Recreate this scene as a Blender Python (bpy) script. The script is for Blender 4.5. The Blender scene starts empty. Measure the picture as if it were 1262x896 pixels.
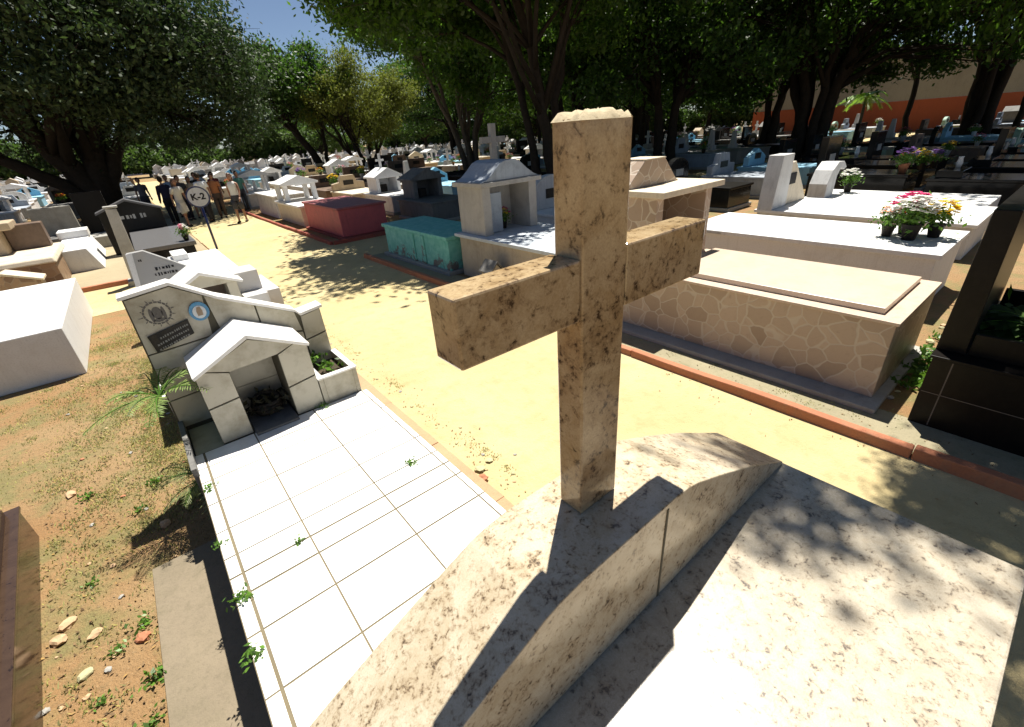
import bpy, bmesh, math, random
import numpy as np
from mathutils import Vector, Matrix

R = math.radians
S = bpy.context.scene
COL = S.collection

# ------------------------------------------------------------------ camera
F_PX, W_PX = 549.387, 1262.0
PITCH, ROLL, AZ, CAMH = R(27.365), R(-4.401), R(37.7055), 2.4
hd = Vector((math.sin(AZ), math.cos(AZ), 0))
fw = hd * math.cos(PITCH) + Vector((0, 0, -math.sin(PITCH)))
rt = fw.cross(Vector((0, 0, 1))).normalized()
up = rt.cross(fw)
r2 = math.cos(ROLL) * rt + math.sin(ROLL) * up
u2 = -math.sin(ROLL) * rt + math.cos(ROLL) * up
cam = bpy.data.cameras.new('camera')
cam.sensor_width = 36.0
cam.lens = 36.0 * F_PX / W_PX
cam.clip_start, cam.clip_end = 0.05, 3000
co = bpy.data.objects.new('camera', cam)
COL.objects.link(co)
M = Matrix((r2, u2, -fw)).transposed().to_4x4()
M.translation = (0, 0, CAMH)
co.matrix_world = M
S.camera = co

def project(p):
    d = Vector(p) - Vector((0, 0, CAMH))
    z = d.dot(fw)
    if z < 0.1: return None
    return 631 + F_PX * d.dot(r2) / z, 448 - F_PX * d.dot(u2) / z, z

# ------------------------------------------------------------------ light
SUNV = Vector((0.33, 0.24, 1.0)).normalized()      # towards the sun
EL = math.asin(SUNV.z)
AZS = math.atan2(SUNV.x, SUNV.y)                   # clockwise from +Y
w = bpy.data.worlds.new('World'); S.world = w
w.use_nodes = True
nt = w.node_tree
bg = nt.nodes['Background']
sky = nt.nodes.new('ShaderNodeTexSky')
sky.sky_type = 'NISHITA'; sky.sun_disc = False
sky.air_density = 0.75; sky.dust_density = 0.9; sky.ozone_density = 1.0; sky.altitude = 900
sky.sun_elevation = EL; sky.sun_rotation = AZS
nt.links.new(sky.outputs[0], bg.inputs[0])
bg.inputs[1].default_value = 0.05
sl = bpy.data.lights.new('sun', 'SUN'); sl.energy = 5.0; sl.angle = R(0.53); sl.color = (1.0, 0.95, 0.86)
so = bpy.data.objects.new('sun', sl); COL.objects.link(so)
so.rotation_euler = SUNV.to_track_quat('Z', 'Y').to_euler()
so.location = (0, 0, 30)
S.view_settings.view_transform = 'Standard'
S.view_settings.look = 'None'
S.view_settings.exposure = 0.92
S.view_settings.gamma = 1.0
S.view_settings.use_curve_mapping = False

rnd = random.Random(7)

# ------------------------------------------------------------------ helpers
class MB:
    def __init__(s): s.v = []; s.f = []
    def add(s, vs, fs):
        b = len(s.v); s.v += [tuple(p) for p in vs]; s.f += [tuple(i + b for i in f) for f in fs]; return s
    def box(s, x0, x1, y0, y1, z0, z1, tx=0, ty=0):
        return s.add([(x0, y0, z0), (x1, y0, z0), (x1, y1, z0), (x0, y1, z0),
                      (x0 + tx, y0 + ty, z1), (x1 - tx, y0 + ty, z1), (x1 - tx, y1 - ty, z1), (x0 + tx, y1 - ty, z1)],
                     [(0, 3, 2, 1), (4, 5, 6, 7), (0, 1, 5, 4), (1, 2, 6, 5), (2, 3, 7, 6), (3, 0, 4, 7)])
    def prism(s, poly, a0, a1, axis='y'):
        n = len(poly)
        def P(p, a):
            return {'y': (p[0], a, p[1]), 'x': (a, p[0], p[1]), 'z': (p[0], p[1], a)}[axis]
        vs = [P(p, a0) for p in poly] + [P(p, a1) for p in poly]
        fs = [tuple(range(n)), tuple(range(2 * n - 1, n - 1, -1))]
        fs += [(i, (i + 1) % n, n + (i + 1) % n, n + i) for i in range(n)]
        return s.add(vs, fs)
    def tube(s, pts, rads, n=8, cap=True):
        pts = [Vector(p) for p in pts]
        rings = []; vs = []
        ref = None
        for i, p in enumerate(pts):
            d = (pts[min(i + 1, len(pts) - 1)] - pts[max(i - 1, 0)])
            d = d.normalized() if d.length > 1e-9 else Vector((0, 0, 1))
            if ref is None:
                ref = Vector((1, 0, 0)) if abs(d.x) < .9 else Vector((0, 1, 0))
            a = (ref - d * ref.dot(d)).normalized(); b = d.cross(a); ref = a
            r = rads[i] if hasattr(rads, '__len__') else rads
            for k in range(n):
                t = 2 * math.pi * k / n
                vs.append(p + a * (r * math.cos(t)) + b * (r * math.sin(t)))
        fs = []
        for i in range(len(pts) - 1):
            for k in range(n):
                fs.append((i * n + k, i * n + (k + 1) % n, (i + 1) * n + (k + 1) % n, (i + 1) * n + k))
        if cap:
            fs.append(tuple(range(n - 1, -1, -1))); fs.append(tuple((len(pts) - 1) * n + k for k in range(n)))
        return s.add(vs, fs)
    def lathe(s, prof, c=(0, 0, 0), n=16, sx=1, sy=1):
        vs = []; fs = []
        for r, z in prof:
            for k in range(n):
                t = 2 * math.pi * k / n
                vs.append((c[0] + sx * r * math.cos(t), c[1] + sy * r * math.sin(t), c[2] + z))
        for i in range(len(prof) - 1):
            for k in range(n):
                fs.append((i * n + k, i * n + (k + 1) % n, (i + 1) * n + (k + 1) % n, (i + 1) * n + k))
        fs.append(tuple(range(n - 1, -1, -1))); fs.append(tuple((len(prof) - 1) * n + k for k in range(n)))
        return s.add(vs, fs)
    def ball(s, c, rx, ry=None, rz=None, n=10, m=6):
        ry = ry or rx; rz = rz or rx
        prof = [(max(1e-3, math.sin(math.pi * i / m)), -math.cos(math.pi * i / m)) for i in range(m + 1)]
        b = len(s.v)
        s.lathe(prof, (0, 0, 0), n)
        for i in range(b, len(s.v)):
            x, y, z = s.v[i]; s.v[i] = (c[0] + x * rx, c[1] + y * ry, c[2] + z * rz)
        return s
    def build(s, name, mat, parent=None, bev=0, seg=2, smooth=False, world=False, jitter=0):
        me = bpy.data.meshes.new(name)
        vs = s.v
        if world and parent is not None:
            o = parent.location
            vs = [(x - o.x, y - o.y, z - o.z) for x, y, z in vs]
        me.from_pydata(vs, [], s.f)
        bm = bmesh.new(); bm.from_mesh(me)
        bmesh.ops.recalc_face_normals(bm, faces=bm.faces[:])
        bm.to_mesh(me); bm.free()
        if smooth:
            me.shade_smooth()
        if mat is not None: me.materials.append(mat)
        ob = bpy.data.objects.new(name, me); COL.objects.link(ob)
        if parent is not None: ob.parent = parent
        if bev:
            b = ob.modifiers.new('bevel', 'BEVEL'); b.width = bev; b.segments = seg; b.limit_method = 'ANGLE'
            b.angle_limit = R(40)
        return ob

def tag(o, label=None, cat=None, group=None, kind=None):
    if label: o['label'] = label
    if cat: o['category'] = cat
    if group: o['group'] = group
    if kind: o['kind'] = kind
    return o

def thing(name, label, cat, loc=(0, 0, 0), rot=0, group=None):
    o = bpy.data.objects.new(name, None); COL.objects.link(o)
    o.empty_display_size = .2
    o.location = loc; o.rotation_euler = (0, 0, rot)
    return tag(o, label, cat, group)

def copy_tree(o, parent=None):
    c = o.copy(); COL.objects.link(c); c.parent = parent
    for ch in list(o.children):
        copy_tree(ch, c)
    return c

def sub(mb, name, mat, par, root, **k):     # a sub-part given in world coordinates
    o = mb.build(name, mat, None, **k)
    for v in o.data.vertices: v.co -= root.location
    o.parent = par; return o

# ------------------------------------------------------------------ materials
class NT:
    def __init__(s, name, rough=.7):
        s.m = bpy.data.materials.new(name); s.m.use_nodes = True
        s.t = s.m.node_tree; s.b = s.t.nodes['Principled BSDF']; s.b.inputs['Roughness'].default_value = rough
        tc = s.t.nodes.new('ShaderNodeTexCoord')
        oi = s.t.nodes.new('ShaderNodeObjectInfo')
        mul = s.n('ShaderNodeMath', {0: oi.outputs['Random'], 1: 37.0}, operation='MULTIPLY')
        s.co = s.n('ShaderNodeVectorMath', {0: tc.outputs['Object'], 1: mul.outputs[0]}, operation='ADD').outputs[0]
        s.raw = tc.outputs['Object']
    def n(s, typ, ins=None, **kw):
        nd = s.t.nodes.new(typ)
        for k, v in kw.items(): setattr(nd, k, v)
        for k, v in (ins or {}).items(): s.set(nd.inputs[k], v)
        return nd
    def set(s, sock, v):
        if isinstance(v, bpy.types.NodeSocket): s.t.links.new(v, sock)
        elif isinstance(v, tuple) and len(v) == 3 and sock.type == 'RGBA': sock.default_value = (*v, 1)
        else: sock.default_value = v
    def noise(s, scale, detail=4, rough=.6, dist=0, co=None):
        return s.n('ShaderNodeTexNoise', {'Vector': co or s.co, 'Scale': scale, 'Detail': detail, 'Roughness': rough, 'Distortion': dist}).outputs['Fac']
    def ramp(s, fac, stops, interp='LINEAR'):
        nd = s.n('ShaderNodeValToRGB', {0: fac}); cr = nd.color_ramp; cr.interpolation = interp
        while len(cr.elements) < len(stops): cr.elements.new(.5)
        for e, (p, c) in zip(cr.elements, stops):
            e.position = p; e.color = (c, c, c, 1) if not isinstance(c, tuple) else (*c, 1)
        return nd.outputs[0]
    def mix(s, fac, a, b, blend='MIX'):
        nd = s.n('ShaderNodeMix', data_type='RGBA', blend_type=blend)
        s.set(nd.inputs[0], fac); s.set(nd.inputs[6], a); s.set(nd.inputs[7], b)
        return nd.outputs[2]
    def math(s, op, a, b=0.0):
        nd = s.n('ShaderNodeMath', operation=op); s.set(nd.inputs[0], a); s.set(nd.inputs[1], b); return nd.outputs[0]
    def bump(s, h, strength=.3, dist=.01):
        nd = s.n('ShaderNodeBump', {'Height': h, 'Strength': strength, 'Distance': dist}); s.t.links.new(nd.outputs[0], s.b.inputs['Normal'])
    def col(s, c): s.set(s.b.inputs['Base Color'], c)
    def rough(s, c): s.set(s.b.inputs['Roughness'], c)

def sc(c, k): return tuple(min(1, x * k) for x in c)

def m_plain(name, c, rough=.75, var=.18, scale=3, dirt=(.16, .12, .07), dirt_amt=.35, bump=.25, fine=60):
    t = NT(name, rough)
    a = t.noise(scale, 5); b = t.noise(scale * .7 + .6, 6, .7, .5); f = t.noise(fine, 3)
    base = t.mix(a, sc(c, 1 - var), sc(c, 1 + var))
    d = t.ramp(b, [(.5, 0.0), (.78, dirt_amt)])
    base = t.mix(d, base, dirt)
    stv = t.n('ShaderNodeVectorMath', {0: t.co, 1: (7.0, 7.0, .55)}, operation='MULTIPLY').outputs[0]
    stn = t.noise(1.6, 5, .7, 0, stv)
    base = t.mix(t.ramp(stn, [(.52, 0.0), (.74, dirt_amt * .75)]), base, sc(dirt, .8))
    sp = t.ramp(f, [(.28, .75), (.5, 1.0)])
    base = t.mix(.5, base, t.mix(1.0, base, sp, 'MULTIPLY'))
    t.col(base); t.bump(t.math('ADD', f, t.math('MULTIPLY', b, 2.0)), bump, .008)
    if max(c) < .05: t.b.inputs['Specular IOR Level'].default_value = .15
    return t.m

def m_granite(name, light, mid, dark, scale=1.0, amount=.5, rough=.16, halo=(.26, .16, .085)):
    t = NT(name, rough)
    big = t.noise(9 * scale, 6, .7, .6); n1 = t.noise(30 * scale, 5, .65, .7); n2 = t.noise(70 * scale, 4, .7); n3 = t.noise(210 * scale, 2)
    base = t.mix(t.ramp(big, [(.36, 0.0), (.64, 1.0)]), light, mid)
    base = t.mix(t.ramp(n3, [(.4, 0.0), (.7, .4)]), base, sc(mid, .72))
    k = t.math('ADD', t.math('MULTIPLY', n1, .60), t.math('MULTIPLY', n2, .40))
    k = t.math('ADD', k, t.math('MULTIPLY', big, .30))
    o = .10 * amount
    base = t.mix(t.ramp(k, [(.70 - o, 0.0), (.80 - o, .75)]), base, halo)
    base = t.mix(t.ramp(k, [(.775 - o, 0.0), (.835 - o, .9)]), base, dark)
    t.col(base)
    t.rough(t.math('ADD', t.math('MULTIPLY', n2, .10), rough - .04))
    t.bump(n2, .06, .003)
    return t.m

def m_flag(name, a, b, grout, scale=6.0, rough=.45):
    t = NT(name, rough)
    dn = t.n('ShaderNodeTexNoise', {'Vector': t.co, 'Scale': 3.0}).outputs['Color']
    wv = t.n('ShaderNodeVectorMath', {0: t.co, 1: t.n('ShaderNodeVectorMath', {0: dn, 1: (.16, .16, .16)}, operation='MULTIPLY').outputs[0]}, operation='ADD').outputs[0]
    v = t.n('ShaderNodeTexVoronoi', {'Vector': wv, 'Scale': scale})
    e = t.n('ShaderNodeTexVoronoi', {'Vector': wv, 'Scale': scale}, feature='DISTANCE_TO_EDGE')
    rc = t.n('ShaderNodeSeparateColor', {0: v.outputs['Color']}).outputs[0]
    n = t.noise(16, 5, .65, .8)
    f = t.math('ADD', t.math('MULTIPLY', rc, .8), t.math('MULTIPLY', n, .35))
    base = t.mix(t.ramp(f, [(.3, 0.0), (.8, 1.0)]), a, b)
    base = t.mix(t.ramp(n, [(.55, 0.0), (.75, .35)]), base, sc(a, .6))
    g = t.ramp(e.outputs['Distance'], [(.02, 1.0), (.05, 0.0)])
    base = t.mix(g, base, grout)
    t.col(base); t.bump(t.math('ADD', t.ramp(e.outputs['Distance'], [(.0, 0.0), (.06, 1.0)]), t.math('MULTIPLY', n, .5)), .35, .006)
    return t.m

def m_leaf(name, c, trans=(.2, .4, .03), var=.5, rough=.5, tw=.3):
    t = NT(name, rough)
    g = t.n('ShaderNodeNewGeometry')
    rv = g.outputs['Random Per Island']
    c1 = t.ramp(rv, [(0.0, sc(c, 1 - var)), (.6, c), (1.0, (min(1, c[0] * (1 + 1.2 * var)), min(1, c[1] * (1 + var)), c[2]))])
    t.col(c1); t.b.inputs['Specular IOR Level'].default_value = .3
    tr = t.n('ShaderNodeBsdfTranslucent', {'Color': t.mix(.5, c1, trans)})
    mx = t.n('ShaderNodeMixShader', {0: tw, 1: t.b.outputs[0], 2: tr.outputs[0]})
    t.t.links.new(mx.outputs[0], t.t.nodes['Material Output'].inputs[0])
    return t.m

def m_tile(name, c, rough=.3, dirt=.3, dc=(.42, .36, .26)):
    t = NT(name, rough)
    g = t.n('ShaderNodeNewGeometry')
    v = t.ramp(g.outputs['Random Per Island'], [(0.0, sc(c, .93)), (1.0, sc(c, 1.04))])
    n = t.noise(5, 5, .65); f = t.noise(90, 2)
    d = t.ramp(n, [(.48, 0.0), (.75, dirt)])
    b = t.mix(d, v, dc)
    b = t.mix(t.ramp(f, [(.66, 0.0), (.72, .4)]), b, (.3, .25, .18))
    t.col(b); t.bump(n, .05, .004)
    return t.m

MT = {}
MT['cross_granite'] = m_granite('cream brown granite', (.49, .375, .225), (.34, .23, .115), (.05, .03, .017), 1.3, .60, .13, (.18, .115, .06))
MT['lid_granite'] = m_granite('pale speckled granite', (.53, .475, .375), (.44, .375, .28), (.09, .075, .065), 1.8, .46, .26, (.26, .21, .15))
MT['head_granite'] = m_granite('cream speckled granite', (.57, .50, .375), (.46, .375, .25), (.07, .05, .035), 1.8, .46, .13, (.24, .165, .09))
MT['tile'] = m_tile('white glazed tile', (.80, .79, .76))
MT['tile_wall'] = m_tile('aged off white tile', (.47, .44, .35), .4, .75, (.20, .165, .095))
MT['grout'] = m_plain('mossy grout', (.17, .14, .085), .9, .3)
MT['dark_grout'] = m_plain('dark grout', (.10, .09, .06), .9, .3)
MT['white'] = m_plain('white paint', (.72, .72, .71), .6, .05, 2, (.4, .35, .28), .3, .12)
MT['greywhite'] = m_plain('weathered white paint', (.58, .58, .57), .7, .12, 2.5, (.2, .19, .17), .5, .2)
MT['concrete'] = m_plain('grey concrete', (.34, .33, .30), .85, .2, 3)
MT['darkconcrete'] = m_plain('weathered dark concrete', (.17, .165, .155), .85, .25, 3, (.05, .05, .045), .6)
MT['apron'] = m_plain('worn cement apron', (.21, .17, .115), .9, .25, 2.2, (.14, .12, .07), .6, .5)
MT['verge'] = m_plain('mossy cement verge', (.28, .245, .155), .9, .25, 2.5, (.17, .17, .08), .7, .5)
MT['paving'] = m_plain('yellowish concrete paving', (.34, .28, .175), .9, .2, 1.2, (.25, .2, .12), .5, .4)
MT['bluegrey'] = m_plain('blue grey render', (.33, .37, .42), .8, .2, 3, (.12, .13, .13), .5)
MT['greyrender'] = m_plain('grey rough render', (.40, .38, .35), .85, .25, 4, (.2, .18, .15), .5, .4)
MT['stucco'] = m_plain('beige stucco', (.42, .36, .28), .9, .2, 5, (.2, .16, .1), .5, .5)
MT['black'] = m_plain('polished black granite', (.014, .014, .014), .12, .3, 20, (.03, .03, .03), .3, .02, 140)
MT['brownblack'] = m_plain('dark brown granite', (.008, .0065, .0055), .35, .4, 25, (.02, .015, .012), .5, .03, 120)
MT['darkbrown'] = m_granite('polished dark brown granite', (.062, .038, .024), (.045, .027, .017), (.015, .01, .008), 1.2, .5, .15, (.05, .03, .02))
MT['brown'] = m_plain('brown stone', (.16, .105, .07), .5, .35, 8, (.05, .035, .025), .6)
MT['tan'] = m_plain('tan stone', (.46, .36, .24), .6, .2, 4, (.2, .14, .08), .5)
MT['cream'] = m_plain('cream stone', (.62, .54, .41), .6, .12, 4)
MT['red'] = m_plain('faded red paint', (.50, .105, .11), .6, .2, 2.5, (.16, .05, .05), .5, .15)
MT['pink'] = m_plain('pink paint', (.55, .25, .24), .7, .15)
MT['skyblue'] = m_plain('light blue paint', (.25, .50, .66), .6, .1)
MT['green'] = m_plain('pale green paint', (.28, .42, .33), .7, .2)
MT['brick'] = m_plain('terracotta kerb', (.40, .15, .075), .85, .3, 5, (.3, .2, .12), .5, .5)
MT['darkred'] = m_plain('dark red painted kerb', (.32, .07, .045), .8, .3, 5, (.2, .12, .08), .5, .4)
MT['peach'] = m_plain('worn peach kerb', (.42, .265, .15), .9, .25, 3, (.35, .26, .15), .6, .5)
MT['orange'] = m_plain('orange wall paint', (.38, .085, .028), .8, .12, .4, (.2, .06, .03), .4, .1, 20)
MT['beige'] = m_plain('beige wall paint', (.34, .29, .21), .85, .15, .3, (.2, .17, .12), .5, .1, 15)
MT['farwhite'] = m_plain('pale lime washed wall', (.58, .58, .62), .85, .12, .3)
MT['roof'] = m_plain('grey corrugated roof', (.33, .31, .29), .7, .2, .8)
MT['bark'] = m_plain('dark bark', (.034, .027, .021), .9, .5, 6, (.02, .017, .013), .6, .9, 25)
MT['bark2'] = m_plain('grey brown bark', (.12, .095, .07), .9, .4, 6, (.04, .03, .02), .6, .9, 25)
MT['pinkrim'] = m_plain('pinkish stone rim', (.56, .43, .33), .5, .12, 5)
MT['flag'] = m_flag('pink flagstone tiles', (.33, .24, .17), (.46, .35, .26), (.50, .42, .33), 5.6)
MT['flagdark'] = m_flag('brown flagstone tiles', (.20, .12, .07), (.34, .22, .13), (.30, .22, .15), 5.5)
MT['navy'] = m_plain('dark blue paint', (.02, .03, .11), .4, .2)
MT['signface'] = m_plain('grey white sign paint', (.58, .58, .60), .5, .05)
MT['ink'] = m_plain('black lettering', (.02, .02, .025), .6, .1)
MT['plaque'] = m_plain('black plaque', (.02, .02, .02), .3, .2)
MT['silver'] = m_plain('pale engraved marks', (.45, .45, .43), .5, .1)
MT['pot'] = m_plain('dark plastic pot', (.025, .022, .02), .5, .2)
MT['whitepot'] = m_plain('white ceramic', (.75, .75, .74), .3, .05)
MT['clay'] = m_plain('clay pot', (.40, .16, .08), .8, .2)
MT['stone'] = m_plain('broken tan rubble', (.50, .33, .19), .85, .25, 15)
MT['stonegreen'] = m_plain('mossy tan rubble', (.45, .42, .24), .85, .25, 15)
MT['leaf_dark'] = m_leaf('dark grey green leaves', (.044, .070, .031), (.06, .14, .02), .5, .62, .22)
MT['leaf_green'] = m_leaf('fresh green leaves', (.056, .110, .022), (.17, .38, .02), .6, .5, .42)
MT['leaf_mid'] = m_leaf('deep green leaves', (.040, .080, .020), (.13, .31, .02), .6, .5, .36)
MT['leaf_olive'] = m_leaf('olive leaves', (.140, .165, .036), (.26, .32, .03), .35, .75, .35)
MT['leaf_far'] = m_leaf('distant green leaves', (.065, .11, .03), (.15, .3, .03), .4, .6, .3)
MT['leaf_plant'] = m_leaf('plant leaves', (.09, .19, .035), (.2, .4, .03), .5, .4, .3)
MT['leaf_palm'] = m_leaf('palm fronds', (.16, .30, .03), (.35, .6, .03), .4, .4, .35)
MT['grass'] = m_leaf('dry green grass', (.33, .32, .13), (.25, .3, .05), .5, .7, .3)
for nm, c in [('f_white', (.82, .82, .78)), ('f_yellow', (.85, .62, .03)), ('f_magenta', (.6, .02, .16)), ('f_pink', (.75, .25, .38)),
              ('f_red', (.6, .03, .03)), ('f_orange', (.8, .25, .04)), ('f_purple', (.3, .15, .5))]:
    MT[nm] = m_leaf(nm[2:] + ' petals', c, c, .15, .7, .2)

# teal paint with peeling patches
t = NT('peeling teal paint', .65)
n = t.noise(4, 6, .7, .8); n2 = t.noise(9, 5, .6)
sx_ = t.n('ShaderNodeSeparateXYZ', {0: t.raw}).outputs[2]
b_ = t.mix(t.ramp(n2, [(.3, 0.0), (.7, 1.0)]), (.10, .42, .36), (.24, .58, .51))
low = t.math('ADD', n, t.math('MULTIPLY', t.math('SUBTRACT', .30, sx_), .55))
b_ = t.mix(t.ramp(low, [(.56, 0.0), (.62, 1.0)]), b_, (.15, .14, .13))
t.col(b_); t.bump(n, .4, .01)
MT['teal'] = t.m

# ground materials
t = NT('bare orange earth', .95)
a = t.noise(.55, 6, .6, .4); b = t.noise(2.6, 6, .65); f = t.noise(26, 5, .7); g = t.noise(110, 3)
c = t.mix(t.ramp(a, [(.35, 0.0), (.65, 1.0)]), (.28, .15, .058), (.32, .21, .10))
c = t.mix(t.ramp(b, [(.46, 0.0), (.62, .70)]), c, (.165, .17, .06))
c = t.mix(t.ramp(f, [(.54, 0.0), (.70, .65)]), c, (.17, .12, .055))
c = t.mix(t.ramp(g, [(.60, 0.0), (.72, .5)]), c, (.42, .33, .20))
t.col(c); t.bump(t.math('ADD', f, t.math('MULTIPLY', g, .4)), .9, .03)
MT['dirt'] = t.m
t = NT('trodden yellow sand', .95)
a = t.noise(.7, 6, .6, .5); b = t.noise(5, 6, .7); f = t.noise(45, 4, .7); g = t.noise(170, 2)
c = t.mix(t.ramp(a, [(.3, 0.0), (.7, 1.0)]), (.45, .36, .175), (.52, .435, .24))
c = t.mix(t.ramp(b, [(.5, 0.0), (.75, .5)]), c, (.33, .235, .10))
c = t.mix(t.ramp(f, [(.60, 0.0), (.75, .45)]), c, (.27, .19, .10))
c = t.mix(t.ramp(g, [(.64, 0.0), (.72, .5)]), c, (.22, .16, .09))
t.col(c); t.bump(t.math('ADD', f, t.math('MULTIPLY', t.math('ADD', b, t.noise(2.2, 4, .6)), 2.2)), .5, .025)
MT['sand'] = t.m

# ------------------------------------------------------------------ ground sheets
def sheet(name, x0, x1, y0, y1, z, mat, nx=1, ny=1, edge=0.0, seed=1):
    mb = MB(); rr = random.Random(seed)
    if edge:
        pts = []
        N = 60
        for i in range(N): pts.append((x0 + (x1 - x0) * i / N, y0 + rr.uniform(-edge, edge)))
        for i in range(N): pts.append((x1 + rr.uniform(-edge, edge), y0 + (y1 - y0) * i / N))
        for i in range(N): pts.append((x1 - (x1 - x0) * i / N, y1 + rr.uniform(-edge, edge)))
        for i in range(N): pts.append((x0 + rr.uniform(-edge, edge), y1 - (y1 - y0) * i / N))
        mb.add([(x, y, z) for x, y in pts], [tuple(range(len(pts)))])
    else:
        mb.add([(x0, y0, z), (x1, y0, z), (x1, y1, z), (x0, y1, z)], [(0, 1, 2, 3)])
    return tag(mb.build(name, mat), kind='structure')

sheet('ground', -500, 700, -200, 1000, 0, MT['dirt'])
sheet('sand_path', 1.36, 3.99, -12, 75, .004, MT['sand'])
sheet('cross_path', -40, 1.36, 10.62, 12.98, .004, MT['sand'], edge=.06)
sheet('side_path', 3.99, 60, 10.50, 12.62, .004, MT['sand'])
sheet('paving_strip', 1.12, 1.36, 13.15, 26, .009, MT['paving'])
sheet('concrete_paving', -1.75, 1.12, 13.12, 30, .006, MT['paving'], edge=.02)
sheet('cement_verge', 3.99, 4.50, -12, 10.5, .007, MT['verge'], edge=.012)
sheet('cement_apron', -.68, -.22, .2, 3.12, .03, MT['apron'])

# ------------------------------------------------------------------ kerbs
def kerb(name, label, pts, wdt, h, mat, seg=1.0, seed=3, group='kerbs edging the sandy path'):
    mb = MB(); rr = random.Random(seed)
    for (ax, ay), (bx, by) in zip(pts[:-1], pts[1:]):
        L = math.hypot(bx - ax, by - ay); n = max(1, int(L / seg)); dx, dy = (bx - ax) / L, (by - ay) / L
        px, py = -dy, dx
        for i in range(n):
            s0, s1 = L * i / n + .004, L * (i + 1) / n - .004
            j0, j1 = rr.uniform(-.012, .012), rr.uniform(-.012, .012); hh = h + rr.uniform(-.018, .012); hh2 = hh + rr.uniform(-.01, .01)
            p = lambda s_, o: (ax + dx * s_ + px * o, ay + dy * s_ + py * o)
            K = 6; vs = []; fs = []
            for k in range(K + 1):
                s_ = s0 + (s1 - s0) * k / K; o = j0 + (j1 - j0) * k / K + rr.uniform(-.004, .004); z = hh + (hh2 - hh) * k / K + rr.uniform(-.006, .006)
                vs += [(*p(s_, o), -.02), (*p(s_, o + wdt), -.02), (*p(s_, o + wdt - .012), z), (*p(s_, o + .012), z)]
            for k in range(K):
                b = k * 4
                for e in range(4): fs.append((b + e, b + (e + 1) % 4, b + 4 + (e + 1) % 4, b + 4 + e))
            fs += [(3, 2, 1, 0), (K * 4, K * 4 + 1, K * 4 + 2, K * 4 + 3)]
            mb.add(vs, fs)
    o = mb.build(name, mat, bev=.008)
    return tag(o, label, 'kerb')
kerb('path_kerb', 'orange terracotta kerb along the path in front of the pink flagstone tomb', [(3.99, -10), (3.99, 10.45)], .105, .085, MT['brick'], 2.3)
kerb('path_kerb', 'dark red kerb running round the red box tomb and on to the white tombs', [(5.9, 12.72), (4.00, 12.72), (4.00, 26)], .10, .09, MT['darkred'], 1.3, 5)
kerb('path_kerb', 'worn peach kerb between the white tiled tomb and the sandy path', [(1.40, -8), (1.40, 10.2)], .20, .045, MT['peach'], .9, 8)
kerb('path_kerb', 'short red kerb at the edge of the concrete paving on the left', [(1.0, 13.02), (-6, 13.02)], .12, .10, MT['brick'], 1.2, 9)
kerb('path_kerb', 'low pale kerb beside the sign, edging the concrete paving', [(1.42, 13.1), (1.42, 27)], .05, .04, MT['peach'], 1.2, 10)

# ------------------------------------------------------------------ granite monument with the cross
CX = .565
g = thing('granite_tomb', 'tall cream granite tomb in the foreground carrying a big stone cross', 'tomb', (CX, .2, 0))
B = lambda: MB()
B().box(-.27, 1.40, -.19, .61, 0, 1.295).build('body', MT['lid_granite'], g, .004, world=True)
B().box(-.29, 1.42, -.205, .62, 1.2985, 1.34).build('lid', MT['lid_granite'], g, .006, world=True)
prof = [(.845, 1.343), (.842, 1.352), (.76, 1.395), (.66, 1.447), (.57, 1.494), (.49, 1.532), (.42, 1.564), (.35, 1.595), (.29, 1.620), (.25, 1.637), (.21, 1.648), (.15, 1.655)]
poly = [(CX + x, z) for x, z in prof] + [(CX - x, z) for x, z in reversed(prof)]
hs = B().prism(poly, .37, .602).build('headstone', MT['head_granite'], g, .003, world=True)
cr = MB()
cr.box(.528, .643, .48, .543, 1.6555, 2.412).build('cross', MT['cross_granite'], g, .004, world=True)
cross = [c for c in g.children if c.name.startswith('cross')][0]
sub(MB().box(.283, .5265, .4815, .551, 2.105, 2.212), 'arm', MT['cross_granite'], cross, g, bev=.004)
sub(MB().box(.6445, .905, .4815, .551, 2.100, 2.215), 'arm', MT['cross_granite'], cross, g, bev=.004)
# rough mortar crust on the post's top
cm = MB(); rr = random.Random(4); NX = 12; NY = 9
for j in range(NY + 1):
    for i in range(NX + 1):
        e = min(i, NX - i, j, NY - j)
        z = 2.408 if e == 0 else 2.414 + rr.uniform(0, .007) + (.003 if e > 1 else 0)
        cm.v.append((.526 + .119 * i / NX + rr.uniform(-.003, .003), .478 + .067 * j / NY + rr.uniform(-.002, .002), z))
for j in range(NY):
    for i in range(NX):
        a_ = j * (NX + 1) + i; cm.f.append((a_, a_ + 1, a_ + NX + 2, a_ + NX + 1))
sub(cm, 'mortar_crust', m_plain('crumbly mortar', (.46, .38, .24), .9, .25, 40), cross, g, smooth=True)
sub(MB().box(CX + .12, CX + .127, .3685, .372, 1.345, 1.64), 'joint', MT['dark_grout'], hs, g)

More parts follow.
